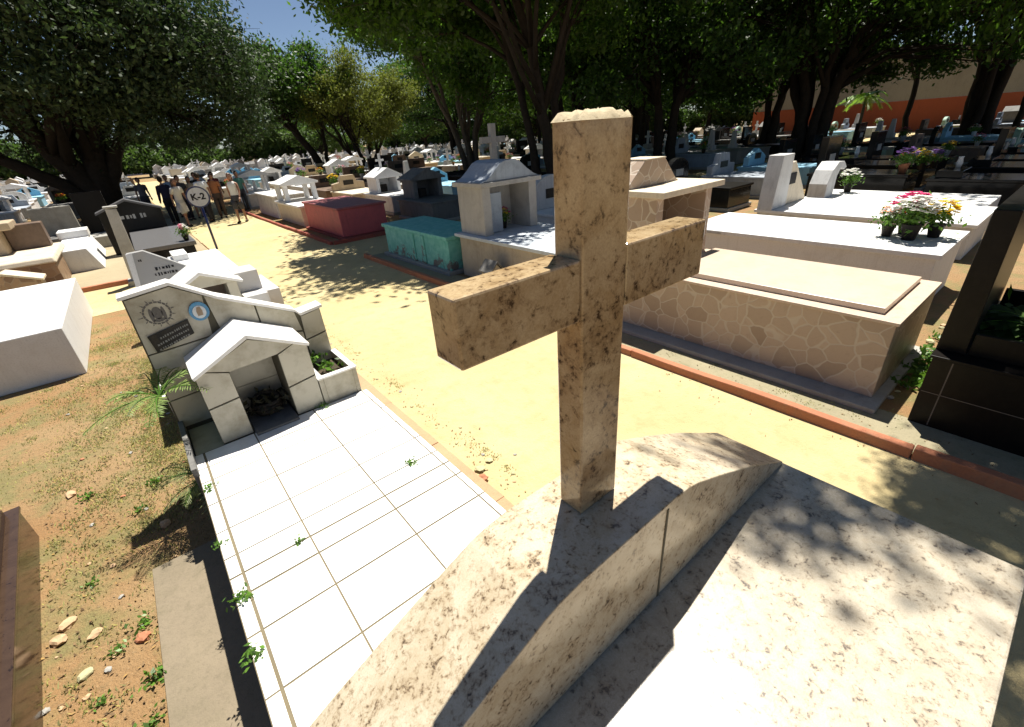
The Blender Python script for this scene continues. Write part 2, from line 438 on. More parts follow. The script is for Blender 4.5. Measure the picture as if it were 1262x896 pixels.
# ------------------------------------------------------------------ white tiled tomb with niche
def marks(root, par, x0, x1, z0, z1, y, rows, mat, seed, name='inscription', slope=0):
    """rows of small raised letter-like strokes, too worn to read"""
    rr = random.Random(seed); mb = MB()
    hgt_ = (z1 - z0) / (rows * 1.7)
    for r_ in range(rows):
        z = z1 - (r_ + .6) * (z1 - z0) / rows
        x = x0 + rr.uniform(0, .15) * (x1 - x0); xe = x1 - rr.uniform(0, .2) * (x1 - x0)
        while x < xe:
            wd = hgt_ * rr.uniform(.25, .7); hh = hgt_ * rr.uniform(.55, 1)
            mb.box(x, x + wd, y - .003, y + .002, z - hh / 2, z + hh / 2); x += wd + hgt_ * rr.uniform(.2, .5)
            if rr.random() < .15: x += hgt_ * .6
    return sub(mb, name, mat, par, root)

T = thing('tiled_tomb', 'white tiled tomb beside the path with a gabled niche and a tall stepped headstone', 'tomb', (.37, 2.2, 0))
MB().box(-.225, 1.02, .75, 3.86, 0, .53).build('body', MT['tile_wall'], T, .004, world=True)
sl_ = MB().box(-.238, 1.035, .72, 3.38, .532, .5535).build('slab', MT['grout'], T, world=True)
tm = MB(); rr = random.Random(2)
ycuts = [.72, 1.06, 1.38, 1.69, 1.93, 2.075, 2.225, 2.455, 2.74, 3.00, 3.17, 3.375]
xc = [-.238, -.175, .152, .585, .99, 1.035]
for i in range(len(xc) - 1):
    for j in range(len(ycuts) - 1):
        gx = .004; gy = .0048 if j != 4 else .008
        dz = rr.uniform(-.0012, .0012)
        tm.box(xc[i] + gx + (0.003 if i == 1 else 0), xc[i + 1] - gx - (0.003 if i in (0,) else 0), ycuts[j] + gy, ycuts[j + 1] - gy, .5545, .557 + dz)
sub(tm, 'tiles', MT['tile'], sl_, T, bev=.0008)
# headstone
hp = [(-.27, .2), (-.24, 1.585), (.035, 1.62), (.28, 1.455), (.77, 1.205), (.80, 1.165), (.965, 1.19), (.975, .53), (.975, .2)]
hd_ = MB().prism(hp, 3.87, 3.98).build('headstone', MT['dark_grout'], T, world=True)
# tiles clad on its face (polygons inset)
def clad(polys, y, mat, par, root, name='facing', th=.012, inset=.0035):
    mb = MB()
    for p in polys:
        cx = sum(a for a, _ in p) / len(p); cz = sum(b for _, b in p) / len(p)
        q = []
        for a, b in p:
            L = math.hypot(a - cx, b - cz) or 1
            q.append((a + (cx - a) / L * inset * 1.3, b + (cz - b) / L * inset * 1.3))
        mb.prism(q, y - th, y)
    return sub(mb, name, mat, par, root)
clad([[(-.235, 1.58), (.035, 1.615), (.20, 1.505), (.17, 1.20), (-.242, 1.18)],
      [(-.243, 1.175), (.165, 1.195), (.15, .82), (-.25, .80)], [(-.25, .795), (.15, .815), (.15, .56), (-.255, .56)],
      [(.205, 1.50), (.50, 1.345), (.50, 1.14), (.23, 1.20)], [(.505, 1.34), (.765, 1.208), (.785, 1.04), (.505, 1.10)],
      [(.225, 1.195), (.50, 1.13), (.50, .58), (.21, .58)], [(.51, 1.09), (.785, 1.03), (.785, .58), (.51, .58)],
      [(.80, 1.16), (.96, 1.185), (.968, .98), (.79, .95)], [(.79, .945), (.968, .975), (.972, .58), (.79, .58)]], 3.872, MT['tile_wall'], hd_, T)
# white coping along the sloping top
cop = MB()
ctop = [(-.26, 1.587), (.035, 1.623), (.28, 1.458), (.77, 1.21), (.80, 1.17), (.985, 1.195)]
for (a0, b0), (a1, b1) in zip(ctop[:-1], ctop[1:]):
    cop.prism([(a0, b0), (a1, b1), (a1, b1 + .022), (a0, b0 + .022)], 3.845, 4.0)
sub(cop, 'coping', MT['tile'], hd_, T)
# plaque, engraved round portrait and blue medallion
pl = sub(MB().prism([(-.185, 1.185), (.065, 1.255), (.06, 1.365), (-.20, 1.31)], 3.846, 3.858), 'plaque', MT['plaque'], hd_, T)
ins = MB(); rr = random.Random(12)
for r_ in range(3):
    z = 1.312 - r_ * .036
    x = -.165 + .03 * (r_ == 0)
    while x < .04:
        wd = rr.uniform(.006, .013); zz = z + (x + .03) * .28
        ins.box(x, x + wd, 3.8435, 3.847, zz - .008, zz + rr.uniform(.003, .008)); x += wd + rr.uniform(.004, .009)
sub(ins, 'inscription', m_plain('dull engraved marks', (.20, .20, .19), .6, .3, 30), hd_, T)
em = MB()
ex, ez = -.09, 1.455
for k in range(20):                                      # ring
    a0 = 2 * math.pi * k / 20; a1 = 2 * math.pi * (k + .8) / 20
    em.prism([(ex + .082 * math.cos(a0), ez + .082 * math.sin(a0)), (ex + .082 * math.cos(a1), ez + .082 * math.sin(a1)),
              (ex + .071 * math.cos(a1), ez + .071 * math.sin(a1)), (ex + .071 * math.cos(a0), ez + .071 * math.sin(a0))], 3.857, 3.861)
for k in range(14):                                      # radiating strokes
    a0 = 2 * math.pi * (k + .3) / 14; l0, l1 = .086, .092 + .022 * rr.random()
    ca, sa = math.cos(a0), math.sin(a0)
    em.prism([(ex + l0 * ca - .004 * sa, ez + l0 * sa + .004 * ca), (ex + l0 * ca + .004 * sa, ez + l0 * sa - .004 * ca), (ex + l1 * ca, ez + l1 * sa)], 3.857, 3.861)
for (px_, pz_, rx_, rz_) in [(0, .0, .030, .044), (-.035, -.01, .012, .05), (.036, -.01, .012, .05), (0, -.05, .035, .014)]:
    em.prism([(ex + px_ + rx_ * math.cos(2 * math.pi * k / 14), ez + pz_ + rz_ * math.sin(2 * math.pi * k / 14)) for k in range(14)], 3.858, 3.8605)
sub(em, 'engraved_emblem', m_plain('grey engraving', (.11, .10, .09), .6, .3), hd_, T)
mx_, mz_ = .145, 1.40
sub(MB().prism([(mx_ + .062 * math.cos(2 * math.pi * k / 24), mz_ + .07 * math.sin(2 * math.pi * k / 24)) for k in range(24)], 3.850, 3.858), 'medallion', m_plain('blue enamel', (.07, .28, .50), .2, .25, 30), hd_, T)
sub(MB().prism([(mx_ + .042 * math.cos(2 * math.pi * k / 16), mz_ - .004 + .048 * math.sin(2 * math.pi * k / 16)) for k in range(16)], 3.847, 3.8505), 'medallion_centre', m_plain('white enamel', (.66, .70, .72), .2, .1), hd_, T)
fg = MB().prism([(mx_ - .016, mz_ - .03), (mx_ + .016, mz_ - .03), (mx_ + .020, mz_ + .005), (mx_ + .012, mz_ + .034), (mx_ - .008, mz_ + .034), (mx_ - .018, mz_ + .005)], 3.844, 3.8475)
sub(fg, 'medallion_figure', m_plain('ochre enamel', (.33, .24, .16), .3, .3), hd_, T)
# niche house
N0 = MB().box(-.045, .155, 3.40, 3.868, .53, 1.10).box(.475, .685, 3.40, 3.868, .53, 1.10).box(.155, .475, 3.72, 3.866, .53, 1.10)
N0.prism([(-.045, 1.101), (.685, 1.101), (.325, 1.265)], 3.40, 3.866)
ni = N0.build('niche', MT['dark_grout'], T, world=True)
clad([[(-.045, .555), (.155, .555), (.155, .86), (-.045, .84)], [(-.045, .845), (.155, .865), (.155, 1.06), (.0, 1.12), (-.045, 1.10)],
      [(.475, .555), (.685, .555), (.685, .83), (.475, .80)], [(.475, .805), (.685, .835), (.685, 1.10), (.60, 1.13), (.475, 1.08)],
      [(.02, 1.115), (.155, 1.065), (.475, 1.085), (.60, 1.13), (.325, 1.255)]], 3.401, MT['tile_wall'], ni, T, 'niche_facing')
sub(MB().box(.157, .473, 3.708, 3.719, .80, 1.099).box(.157, .473, 3.708, 3.719, .56, .796), 'niche_back', MT['tile_wall'], ni, T)
rf = MB()
rf.prism([(-.06, 1.098), (-.052, 1.078), (.325, 1.262), (.325, 1.290)], 3.378, 3.855)
rf.prism([(.3255, 1.262), (.697, 1.078), (.705, 1.098), (.3255, 1.290)], 3.378, 3.855)
sub(rf, 'niche_roof', MT['tile'], ni, T, bev=.003)
sub(MB().box(.165, .465, 3.31, 3.70, .5575, .575), 'niche_sill', MT['darkconcrete'], ni, T)
# planter box
pbx = MB().box(.69, .725, 3.385, 3.865, .53, .775).box(.96, .995, 3.385, 3.865, .53, .775).box(.7255, .9595, 3.385, 3.42, .53, .774).box(.7255, .9595, 3.42, 3.865, .53, .70)
pb = pbx.build('planter', MT['tile_wall'], T, .003, world=True)
sub(MB().box(.685, .728, 3.378, 3.865, .776, .79).box(.957, 1.0, 3.378, 3.865, .776, .79).box(.7285, .9565, 3.378, 3.423, .776, .79), 'planter_rim', MT['tile'], pb, T)
sub(MB().box(.7257, .9593, 3.4205, 3.864, .7005, .715), 'soil', m_plain('dark soil', (.05, .035, .02), .95, .3), pb, T)
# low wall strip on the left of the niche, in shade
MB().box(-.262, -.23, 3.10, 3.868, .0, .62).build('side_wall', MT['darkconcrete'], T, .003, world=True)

# dark wilted offering inside the niche
def leaf_cloud(n, size, centre, spread, seed, aspect=.45, up=.3):
    rg = np.random.default_rng(seed)
    c = rg.normal(0, 1, (n, 3)) * np.array(spread) + np.array(centre)
    return leaf_quads(c, size * rg.uniform(.6, 1.3, n), rg, aspect, up)
def leaf_quads(c, L, rg, aspect=.45, up=.3):
    n = len(c)
    d = rg.normal(0, 1, (n, 3)); d /= np.linalg.norm(d, axis=1)[:, None]
    nn = rg.normal(0, 1, (n, 3)) + np.array([0, 0, up * 3]); s_ = np.cross(d, nn); s_ /= (np.linalg.norm(s_, axis=1)[:, None] + 1e-9)
    L = np.asarray(L)[:, None]
    v = np.stack([c - d * L * .5, c + s_ * L * aspect * .5, c + d * L * .5, c - s_ * L * aspect * .5], 1).reshape(-1, 3)
    return v
def quads_mesh(name, v, mat, parent=None):
    n = len(v) // 4
    me = bpy.data.meshes.new(name)
    me.vertices.add(len(v)); me.vertices.foreach_set('co', v.astype(np.float32).ravel())
    me.loops.add(4 * n); me.loops.foreach_set('vertex_index', np.arange(4 * n, dtype=np.int32))
    me.polygons.add(n); me.polygons.foreach_set('loop_start', np.arange(0, 4 * n, 4, dtype=np.int32))
    try: me.polygons.foreach_set('loop_total', np.full(n, 4, dtype=np.int32))
    except Exception: pass
    me.update(calc_edges=True); me.validate()
    me.materials.append(mat)
    o = bpy.data.objects.new(name, me); COL.objects.link(o)
    if parent: o.parent = parent
    return o
wf = thing('wilted_wreath', 'dark withered wreath lying inside the niche of the white tiled tomb', 'wreath', (.32, 3.56, .576))
mb = MB()
for k in range(3):
    mb.tube([(.08 * math.cos(a_) * (1 + .1 * k), .05 * math.sin(a_), .03 + .03 * k + .07 * max(0, math.sin(a_))) for a_ in [2 * math.pi * i / 12 for i in range(13)]], .02, 6)
mb.build('ring', MT['pot'], wf, smooth=True)
quads_mesh('leaves', leaf_cloud(220, .06, (0, 0, .09), (.075, .045, .04), 3), m_leaf('withered dark leaves', (.03, .03, .018), (.03, .03, .01), .4, .6, .1), wf)

# ------------------------------------------------------------------ plants
def frond_plant(name, label, cat, loc, n, length, mat, seed, droop=.6, leaflet=.09, width=.02, group=None, tilt=.9):
    root = thing(name, label, cat, loc, 0, group); rr = random.Random(seed)
    st = MB(); vs = []
    for k in range(n):
        az = 2 * math.pi * k / n + rr.uniform(-.4, .4); L = length * rr.uniform(.6, 1.1); el = rr.uniform(.35, 1.0) * tilt
        pts = []
        for i in range(9):
            t_ = i / 8; r_ = L * t_ * math.cos(el); z = L * t_ * math.sin(el) - droop * L * t_ * t_ * .8
            pts.append(Vector((r_ * math.cos(az), r_ * math.sin(az), z)))
        st.tube(pts, [.006 * (1 - .7 * i / 8) for i in range(9)], 5)
        M_ = 22
        for i in range(3, M_):
            t_ = i / M_ * 8; a_ = int(t_); f_ = t_ - a_; p = pts[a_].lerp(pts[min(8, a_ + 1)], f_)
            d = (pts[min(8, a_ + 1)] - pts[a_]).normalized(); sd = d.cross(Vector((0, 0, 1))).normalized()
            l_ = leaflet * (1 - abs(i / M_ - .45) * 1.1) * rr.uniform(.8, 1.2)
            for s_ in (-1, 1):
                e_ = (sd * s_ + d * .7 + Vector((0, 0, rr.uniform(-.35, .1)))).normalized()
                wv = e_.cross(Vector((0, 0, 1))).normalized() * width * .5
                vs += [p, p + e_ * l_ * .5 + wv, p + e_ * l_, p + e_ * l_ * .5 - wv]
    st.build('stems', MT['leaf_plant'], root)
    quads_mesh('fronds', np.array([tuple(v) for v in vs]), mat, root)
    return root
frond_plant('fern', 'small bright palm fern growing from the gap left of the niche', 'plant', (-.27, 3.64, .95), 14, .50, m_leaf('light fern', (.22, .31, .10), (.35, .5, .1), .3, .5, .4), 3, .6, .085, .009)
frond_plant('fern', 'lower drooping fern at the foot of the white tiled tomb', 'plant', (-.17, 3.25, .42), 11, .40, m_leaf('pale fern', (.20, .23, .10), (.3, .4, .1), .3, .5, .3), 5, .8, .10, .008)
frond_plant('fern', 'spiky dry fern tuft sticking out left of the tiled headstone', 'plant', (-.27, 3.42, .40), 8, .34, m_leaf('dry fern', (.26, .24, .10), (.3, .3, .1), .3, .6, .3), 8, .7, .075, .008)

def weed(label, loc, s, seed, cat='weed', mat='leaf_plant', group='small weeds in the joints and on the bare earth'):
    s *= .62
    root = tag(quads_mesh('weed', leaf_cloud(44, .042 * s, (0, 0, .028 * s), (.035 * s, .035 * s, .016 * s), seed, .5, .6), MT[mat]), label, cat, group)
    root.location = loc; return root
weed('bright weed tuft on the rim of the planter of the tiled tomb', (.84, 3.60, .74), 2.2, 1)
weed('leafy weed filling the back of the planter of the tiled tomb', (.80, 3.76, .78), 1.8, 2)
weed('small weed in the joint at the right end of the niche', (.66, 3.36, .56), .9, 3)
weed('tiny weed in the mossy joint on the right half of the tiled slab', (.84, 2.22, .556), .8, 4)
weed('tiny weed in the mossy joint on the left half of the tiled slab', (.10, 2.075, .556), .7, 5)
weed('green weed leaning from the left edge of the tiled slab, nearest the apron corner', (-.21, 1.92, .55), 1.2, 6)
weed('long green weed leaning from the tiled slab edge near the bottom of the photo', (-.22, 1.60, .54), 1.2, 7)
weed('tuft of weed at the upper left corner of the tiled slab', (-.20, 2.92, .55), .9, 8)
weed('sprouting weed beside the left edge of the tiled slab, midway along it', (-.235, 2.36, .55), .8, 9)
for i, (x, y, s) in enumerate([(-.75, 2.72, 1.3), (-.72, 2.3, 1.5), (-.88, 2.62, 1.0), (-.95, 2.35, .9), (-1.0, 3.3, 1.0), (-.72, 3.9, 1.3), (-1.05, 4.4, 1.3), (-.6, 4.2, 1.4), (-1.0, 2.05, .8), (-.75, 2.05, 1.2)]):
    weed('low green weed growing on the bare earth left of the tiled tomb', (x, y, 0), s, 20 + i)

# ------------------------------------------------------------------ neighbour of the tiled tomb (same kind, weathered)
T2 = thing('tiled_tomb', 'second gabled tiled tomb behind the tiled headstone, with an engraved grey headstone and steps', 'tomb', (.45, 7.5, 0))
MB().box(-.33, 1.12, 4.9, 8.7, 0, .42).build('body', MT['white'], T2, .01, world=True)
MB().box(-.35, 1.16, 4.85, 6.95, .422, .455).build('slab', MT['tile'], T2, .005, world=True)
h2 = MB().prism([(-.34, .2), (-.24, 1.24), (-.04, 1.25), (.40, .93), (.62, .86), (.64, .2)], 8.4, 8.52).build('headstone', m_tile('grey marble facing', (.36, .36, .36), .4), T2, .008, world=True)
sub(MB().prism([(-.345, .3), (-.25, 1.24), (-.17, 1.25), (-.30, .3)], 8.385, 8.399), 'white_edge', MT['white'], h2, T2)
marks(T2, h2, -.02, .30, .86, 1.02, 8.398, 2, MT['ink'], 5)
marks(T2, h2, -.15, -.08, 1.10, 1.16, 8.398, 1, MT['ink'], 6, 'small_plaque')
n2_ = MB().box(.09, .19, 7.02, 7.75, .42, .86).box(.68, .80, 7.02, 7.75, .42, .86).box(.19, .68, 7.5, 7.75, .42, .85).prism([(.09, .861), (.80, .861), (.42, 1.03)], 7.02, 7.75).build('niche', MT['tile_wall'], T2, .004, world=True)
sub(MB().prism([(.0, .845), (.02, .82), (.42, 1.035), (.42, 1.075)], 6.97, 7.8).prism([(.4205, 1.035), (.86, .84), (.88, .865), (.4205, 1.075)], 6.97, 7.8), 'niche_roof', MT['tile'], n2_, T2, bev=.003)
sub(MB().box(.192, .678, 7.48, 7.499, .43, .849), 'niche_back', MT['brown'], n2_, T2)
st_ = MB().box(.83, 1.13, 7.3, 7.75, .42, .90).box(.83, 1.13, 7.0, 7.299, .42, .62).box(1.131, 1.31, 7.1, 8.2, .0, .62).build('steps', m_tile('pale grey tile', (.55, .54, .53), .4), T2, .006, world=True)
T3 = thing('slab_tomb', 'low whitewashed slab tomb between the second tiled tomb and the round sign', 'tomb', (.7, 10.5, 0))
MB().box(.33, 1.17, 8.75, 11.9, 0, .50).build('body', MT['white'], T3, .012, world=True)
MB().box(.29, 1.20, 8.71, 11.95, .502, .56).build('lid', MT['white'], T3, .01, world=True)
MB().box(.36, .62, 11.2, 11.9, .5605, .68).build('head_block', MT['white'], T3, .012, world=True)

# white painted box tomb on the left
T4 = thing('box_tomb', 'big plain white painted box tomb standing on the bare earth at the left edge', 'tomb', (-2.1, 9.2, 0))
MB().box(-3.1, -1.13, 7.56, 11.0, 0, .64).build('body', MT['white'], T4, .012, world=True)
lo = T4.children[0]
# tan tomb behind it
T5 = thing('flagstone_tomb', 'tan flagstone tomb with a pale rounded lid behind the white box tomb', 'tomb', (-2.7, 15.2, 0))
MB().box(-4.2, -1.62, 13.95, 16.6, 0, .56).build('body', MT['flagdark'], T5, .01, world=True)
MB().box(-4.25, -1.57, 13.9, 16.65, .562, .68, .05, .05).build('lid', MT['cream'], T5, .03, world=True)
an = MB().box(-4.1, -3.6, 15.4, 16.4, .68, 1.2).box(-2.8, -2.45, 15.4, 16.4, .68, 1.2).box(-4.1, -2.2, 15.4, 16.4, 1.201, 1.36).box(-3.599, -2.801, 16.2, 16.4, .68, 1.2).build('arched_niche', MT['tan'], T5, .02, world=True)
sub(MB().box(-2.44, -1.75, 16.0, 16.4, .68, 1.25), 'side_stone', MT['brown'], an, T5, bev=.02)
T6 = thing('box_tomb', 'small gable marker with a brown front peeping over the white box tomb', 'grave marker', (-2.4, 12.6, 0))
MB().prism([(-2.75, 0), (-1.75, 0), (-1.75, .50), (-2.2, .68), (-2.75, .50)], 12.3, 12.75).build('body', MT['flagdark'], T6, .01, world=True)
MB().prism([(-2.8, .49), (-2.2, .685), (-1.7, .49), (-1.7, .53), (-2.2, .73), (-2.8, .53)], 12.27, 12.78).build('coping', MT['cream'], T6, .005, world=True)
T7 = thing('slab_tomb', 'white slab with a sloping side on the paving right of the tan flagstone tomb', 'tomb', (-1.35, 17.5, 0))
MB().prism([(-1.75, 0), (-.95, 0), (-1.15, .55), (-1.75, .55)], 15.6, 19.0).build('body', MT['white'], T7, .02, world=True)
MB().box(-1.8, -1.12, 18.2, 19.0, .551, .75).build('head_block', MT['white'], T7, .02, world=True)
T8 = thing('headstone_tomb', 'grey weathered stone headstone right of the arched tan niche', 'tomb', (-1.9, 20, 0))
MB().box(-2.5, -1.3, 19.3, 22.3, 0, .5).build('body', MT['darkconcrete'], T8, .02, world=True)
MB().box(-2.4, -1.35, 20.2, 20.5, .5, 1.32, .03).build('headstone', m_plain('mottled grey stone', (.30, .29, .25), .8, .4, 5), T8, .02, world=True)
T9 = thing('headstone_tomb', 'tall dark slate slab with a pale base left of the leaning pillar', 'tomb', (-.9, 22, 0))
MB().box(-1.35, -.35, 19.6, 22.6, 0, .35).build('base', MT['concrete'], T9, .02, world=True)
MB().box(-1.3, -.5, 20.9, 21.15, .351, 1.62).build('headstone', MT['brownblack'], T9, .01, world=True)
T10 = thing('concrete_pillar', 'tall leaning grey concrete pillar in front of the dark granite tomb', 'pillar', (-.31, 12.7, 0))
MB().prism([(-.16, 0), (.10, 0), (.13, 1.56), (-.05, 1.58)], -.10, .10).build('shaft', MT['greyrender'], T10, .012)
MB().box(-.08, .16, -.12, .12, 1.581, 1.62).build('cap', MT['concrete'], T10, .01)
MB().box(-.22, .20, -.2, .2, 0, .12).build('foot', MT['concrete'], T10, .012)
T11 = thing('granite_tomb', 'polished black granite tomb with a gabled black headstone beside the round sign', 'tomb', (.3, 16, 0))
MB().box(-.15, .95, 13.5, 17.2, 0, .50).build('body', MT['black'], T11, .01, world=True)
MB().box(-.2, 1.0, 13.42, 17.25, .502, .60).build('lid', m_plain('grey polished granite', (.13, .13, .135), .3, .25, 25), T11, .01, world=True)
hh = MB().prism([(-.7, .0), (-.7, 1.15), (.0, 1.42), (.75, 1.12), (.75, .0)], 17.4, 17.75).build('headstone', MT['black'], T11, .01, world=True)
marks(T11, hh, -.35, .45, .9, 1.12, 17.399, 1, MT['silver'], 8)
sub(MB().prism([(-.75, 1.13), (.0, 1.415), (.8, 1.10), (.8, 1.15), (.0, 1.47), (-.75, 1.18)], 17.3, 17.85), 'coping', m_plain('grey granite coping', (.12, .12, .125), .35, .2), hh, T11)

# ------------------------------------------------------------------ right row along the path
P1 = thing('flagstone_tomb', 'pink flagstone tomb with a raised pale lid and a roofed niche, beside the orange kerb', 'tomb', (5.3, 2.2, 0))
MB().box(4.37, 6.05, .58, 4.0, 0, .055).build('plinth', MT['concrete'], P1, .01, world=True)
MB().box(4.57, 5.95, .66, 3.95, .056, .755).build('body', MT['flag'], P1, .006, world=True)
MB().box(4.55, 5.97, .64, 3.13, .757, .785).build('rim', MT['pinkrim'], P1, .004, world=True)
MB().box(4.70, 5.86, .79, 2.95, .787, .842).build('lid', m_plain('pale pink marble', (.60, .49, .38), .3, .15, 4, (.35, .28, .2), .3, .05), P1, .006, world=True)
nn_ = MB().box(4.72, 4.86, 3.14, 3.92, .756, 1.61).box(5.80, 5.94, 3.14, 3.92, .756, 1.61).box(4.861, 5.799, 3.75, 3.92, .756, 1.60).build('niche', MT['flag'], P1, .005, world=True)
sub(MB().box(4.66, 6.02, 3.02, 3.97, 1.612, 1.68), 'niche_roof', MT['cream'], nn_, P1, bev=.006)
sub(MB().prism([(4.70, 1.682), (5.80, 1.682), (5.72, 1.72), (5.45, 1.98), (5.02, 1.98), (4.70, 1.70)], 3.55, 3.93), 'pediment', MT['flag'], nn_, P1, bev=.006)
sub(MB().prism([(5.022, 1.982), (5.45, 1.982), (5.45, 1.997), (5.022, 1.997)], 3.54, 3.94), 'pediment_cap', MT['cream'], nn_, P1)

W1 = thing('slab_tomb', 'broad white slab tomb with potted flowers behind the pink flagstone tomb', 'tomb', (8.0, 2.3, 0))
MB().box(7.24, 8.72, .90, 4.2, 0, .70).build('body', MT['white'], W1, .01, world=True)
MB().box(7.18, 8.78, .86, 4.25, .702, .765).build('lid', MT['white'], W1, .008, world=True)
sub(MB().box(7.176, 7.179, 3.55, 3.85, .715, .752), 'small_plate', MT['silver'], W1, W1)
W2 = thing('slab_tomb', 'white tomb with a tapering white headstone and a gabled side, behind the flower pots', 'tomb', (11.2, 2.6, 0))
MB().box(10.35, 12.2, 1.0, 4.4, 0, .52).build('body', MT['greywhite'], W2, .01, world=True)
MB().box(10.3, 12.25, .95, 4.45, .522, .58).build('lid', MT['white'], W2, .008, world=True)
h3 = MB().prism([(10.30, .58), (10.98, .58), (10.95, 1.62), (10.45, 1.62)], 4.1, 4.4).build('headstone', MT['greywhite'], W2, .01, world=True)
sub(MB().prism([(10.985, .581), (12.15, .581), (11.9, .85), (11.25, 1.45), (10.975, 1.42)], 4.15, 4.4), 'gable', MT['cream'], h3, W2, bev=.01)
sub(MB().box(11.05, 11.35, 4.13, 4.149, 1.0, 1.22), 'plaque', MT['ink'], h3, W2)
W3 = thing('arched_tomb', 'white tomb with a curved hooked headstone right of the tapering white headstone', 'tomb', (14.0, 3.1, 0))
MB().box(13.2, 15.0, 1.2, 4.6, 0, .42).build('body', MT['white'], W3, .01, world=True)
arc = [(13.25, .42), (13.25, .75), (13.45, 1.05), (13.75, 1.22), (14.1, 1.2), (14.35, 1.05), (14.2, 1.0), (13.95, 1.05), (13.8, .9), (13.78, .42)]
MB().prism(arc, 4.1, 4.5).build('headstone', MT['greywhite'], W3, .01, world=True)

DK = thing('granite_tomb', 'dark brown granite tomb in deep shade at the right edge with a tall slab headstone', 'tomb', (5.3, -1, 0))
MB().box(4.47, 6.2, -2.8, .37, 0, .60).build('body', MT['brownblack'], DK, .008, world=True)
MB().box(4.45, 6.22, -2.82, .385, .602, .625).build('rim', MT['brownblack'], DK, .004, world=True)
MB().prism([(.385, .626), (.21, .626), (.235, 1.70), (.375, 1.70)], 4.60, 6.1, 'x').build('headstone', MT['brownblack'], DK, .006, world=True)
pj = MB()
for x in (4.4685,): 
    for y in (.24, -.55, -1.3): pj.box(x, x + .003, y, y + .008, .02, .59)
    pj.box(x, x + .003, -2.7, .36, .30, .306)
sub(pj, 'joints', m_plain('pale joint filler', (.12, .10, .085), .8, .2), DK, DK)
pn = MB().box(4.62, 4.66, -.62, .20, .626, .80).box(4.6605, 6.0, -.62, -.57, .626, .80).box(6.0005, 6.05, -.62, .20, .626, .80).build('planter', MT['brownblack'], DK, .004, world=True)
frond_plant('potted_plant', 'dark leafy plant growing in the planter on the dark granite tomb', 'plant', (5.2, -.2, .64), 16, .75, MT['leaf_mid'], 21, .7, .2, .06)
frond_plant('potted_plant', 'second dark leafy plant in the planter, nearer the photo edge', 'plant', (5.7, -.35, .64), 14, .7, MT['leaf_mid'], 22, .7, .2, .06)
vz = thing('flower_vase', 'white round vase among the dark plants on the shaded granite tomb', 'vase', (5.15, -.12, .80))
MB().lathe([(.05, 0), (.10, .05), (.12, .13), (.09, .2), (.06, .23), (.07, .25)], n=18).build('vase', MT['whitepot'], vz, smooth=True)
quads_mesh('leaves', leaf_cloud(120, .12, (0, 0, .36), (.09, .09, .07), 17), MT['leaf_mid'], vz)

G1 = thing('niche_tomb', 'grey rendered tomb with a blue grey bell shaped niche and a beige side wall', 'tomb', (5.3, 5.8, 0))
MB().box(4.60, 6.05, 4.30, 7.25, 0, .74).build('body', MT['stucco'], G1, .01, world=True)
MB().box(4.53, 6.10, 4.24, 7.32, .742, .80).build('lid', m_plain('blue white painted slab', (.50, .55, .60), .6, .15, 3), G1, .008, world=True)
gn = MB().box(4.66, 4.84, 6.50, 7.25, .801, 1.60).box(5.72, 5.90, 6.50, 7.25, .801, 1.60).box(4.841, 5.719, 7.05, 7.25, .801, 1.60).build('niche', MT['greyrender'], G1, .01, world=True)
sub(MB().box(4.60, 5.97, 6.42, 7.32, 1.602, 1.68), 'niche_roof', MT['greyrender'], gn, G1, bev=.012)
bell = [(4.64, 1.683), (4.78, 1.73), (4.92, 1.83), (5.06, 1.95), (5.18, 1.99), (5.40, 1.99), (5.52, 1.94), (5.66, 1.83), (5.80, 1.74), (5.93, 1.683)]
sub(MB().prism(bell, 6.46, 7.28), 'bell_pediment', MT['bluegrey'], gn, G1, bev=.01)
sub(MB().box(4.90, 5.16, 6.62, 6.68, .81, 1.48), 'niche_door', MT['bluegrey'], gn, G1, bev=.006)
gm = thing('house_marker', 'little gabled stone house marker against the beige wall of the grey niche tomb', 'grave marker', (4.33, 5.95, 0))
MB().prism([(-.12, 0), (.12, 0), (.12, .36), (0, .50), (-.12, .36)], -.14, .14).build('body', MT['cream'], gm, .006)
MB().prism([(-.16, .35), (0, .515), (.16, .35), (.16, .38), (0, .55), (-.16, .38)], -.17, .17).build('roof', MT['darkconcrete'], gm, .004)

gc = thing('grave_cross', 'tall thin grey cross rising behind the bell shaped grey niche', 'cross', (7.35, 9.6, 0))
MB().box(-.3, .3, -.3, .3, 0, .5).build('pedestal', MT['concrete'], gc, .01)
gcp = MB().box(-.075, .075, -.06, .06, .501, 2.62).build('post', MT['greyrender'], gc, .008)
MB().box(-.36, -.076, -.055, .055, 2.20, 2.34).build('arm', MT['greyrender'], gcp, .008)
MB().box(.076, .36, -.055, .055, 2.20, 2.34).build('arm', MT['greyrender'], gcp, .008)
TL = thing('box_tomb', 'peeling turquoise painted tomb in three bays beside the dark red kerb', 'tomb', (4.9, 8.7, 0))
MB().box(4.34, 5.55, 7.36, 10.25, 0, .08).build('plinth', MT['concrete'], TL, .01, world=True)
tb = MB().box(4.42, 5.46, 7.42, 10.15, .081, .66)
for y in (8.32, 8.75): tb.box(4.385, 4.4195, y, y + .12, .081, .66)
tb.build('body', MT['teal'], TL, .012, world=True)
tt_ = MB()
for y0, y1 in ((7.40, 8.36), (8.37, 9.25), (9.26, 10.2)): tt_.box(4.38, 5.52, y0, y1, .662, .735)
tt_.build('lid', MT['teal'], TL, .012, world=True)
RD = thing('box_tomb', 'faded red painted box tomb inside the corner of the dark red kerb', 'tomb', (5.1, 14.6, 0))
MB().box(4.36, 5.95, 13.0, 16.3, 0, .06).build('plinth', MT['darkred'], RD, .008, world=True)
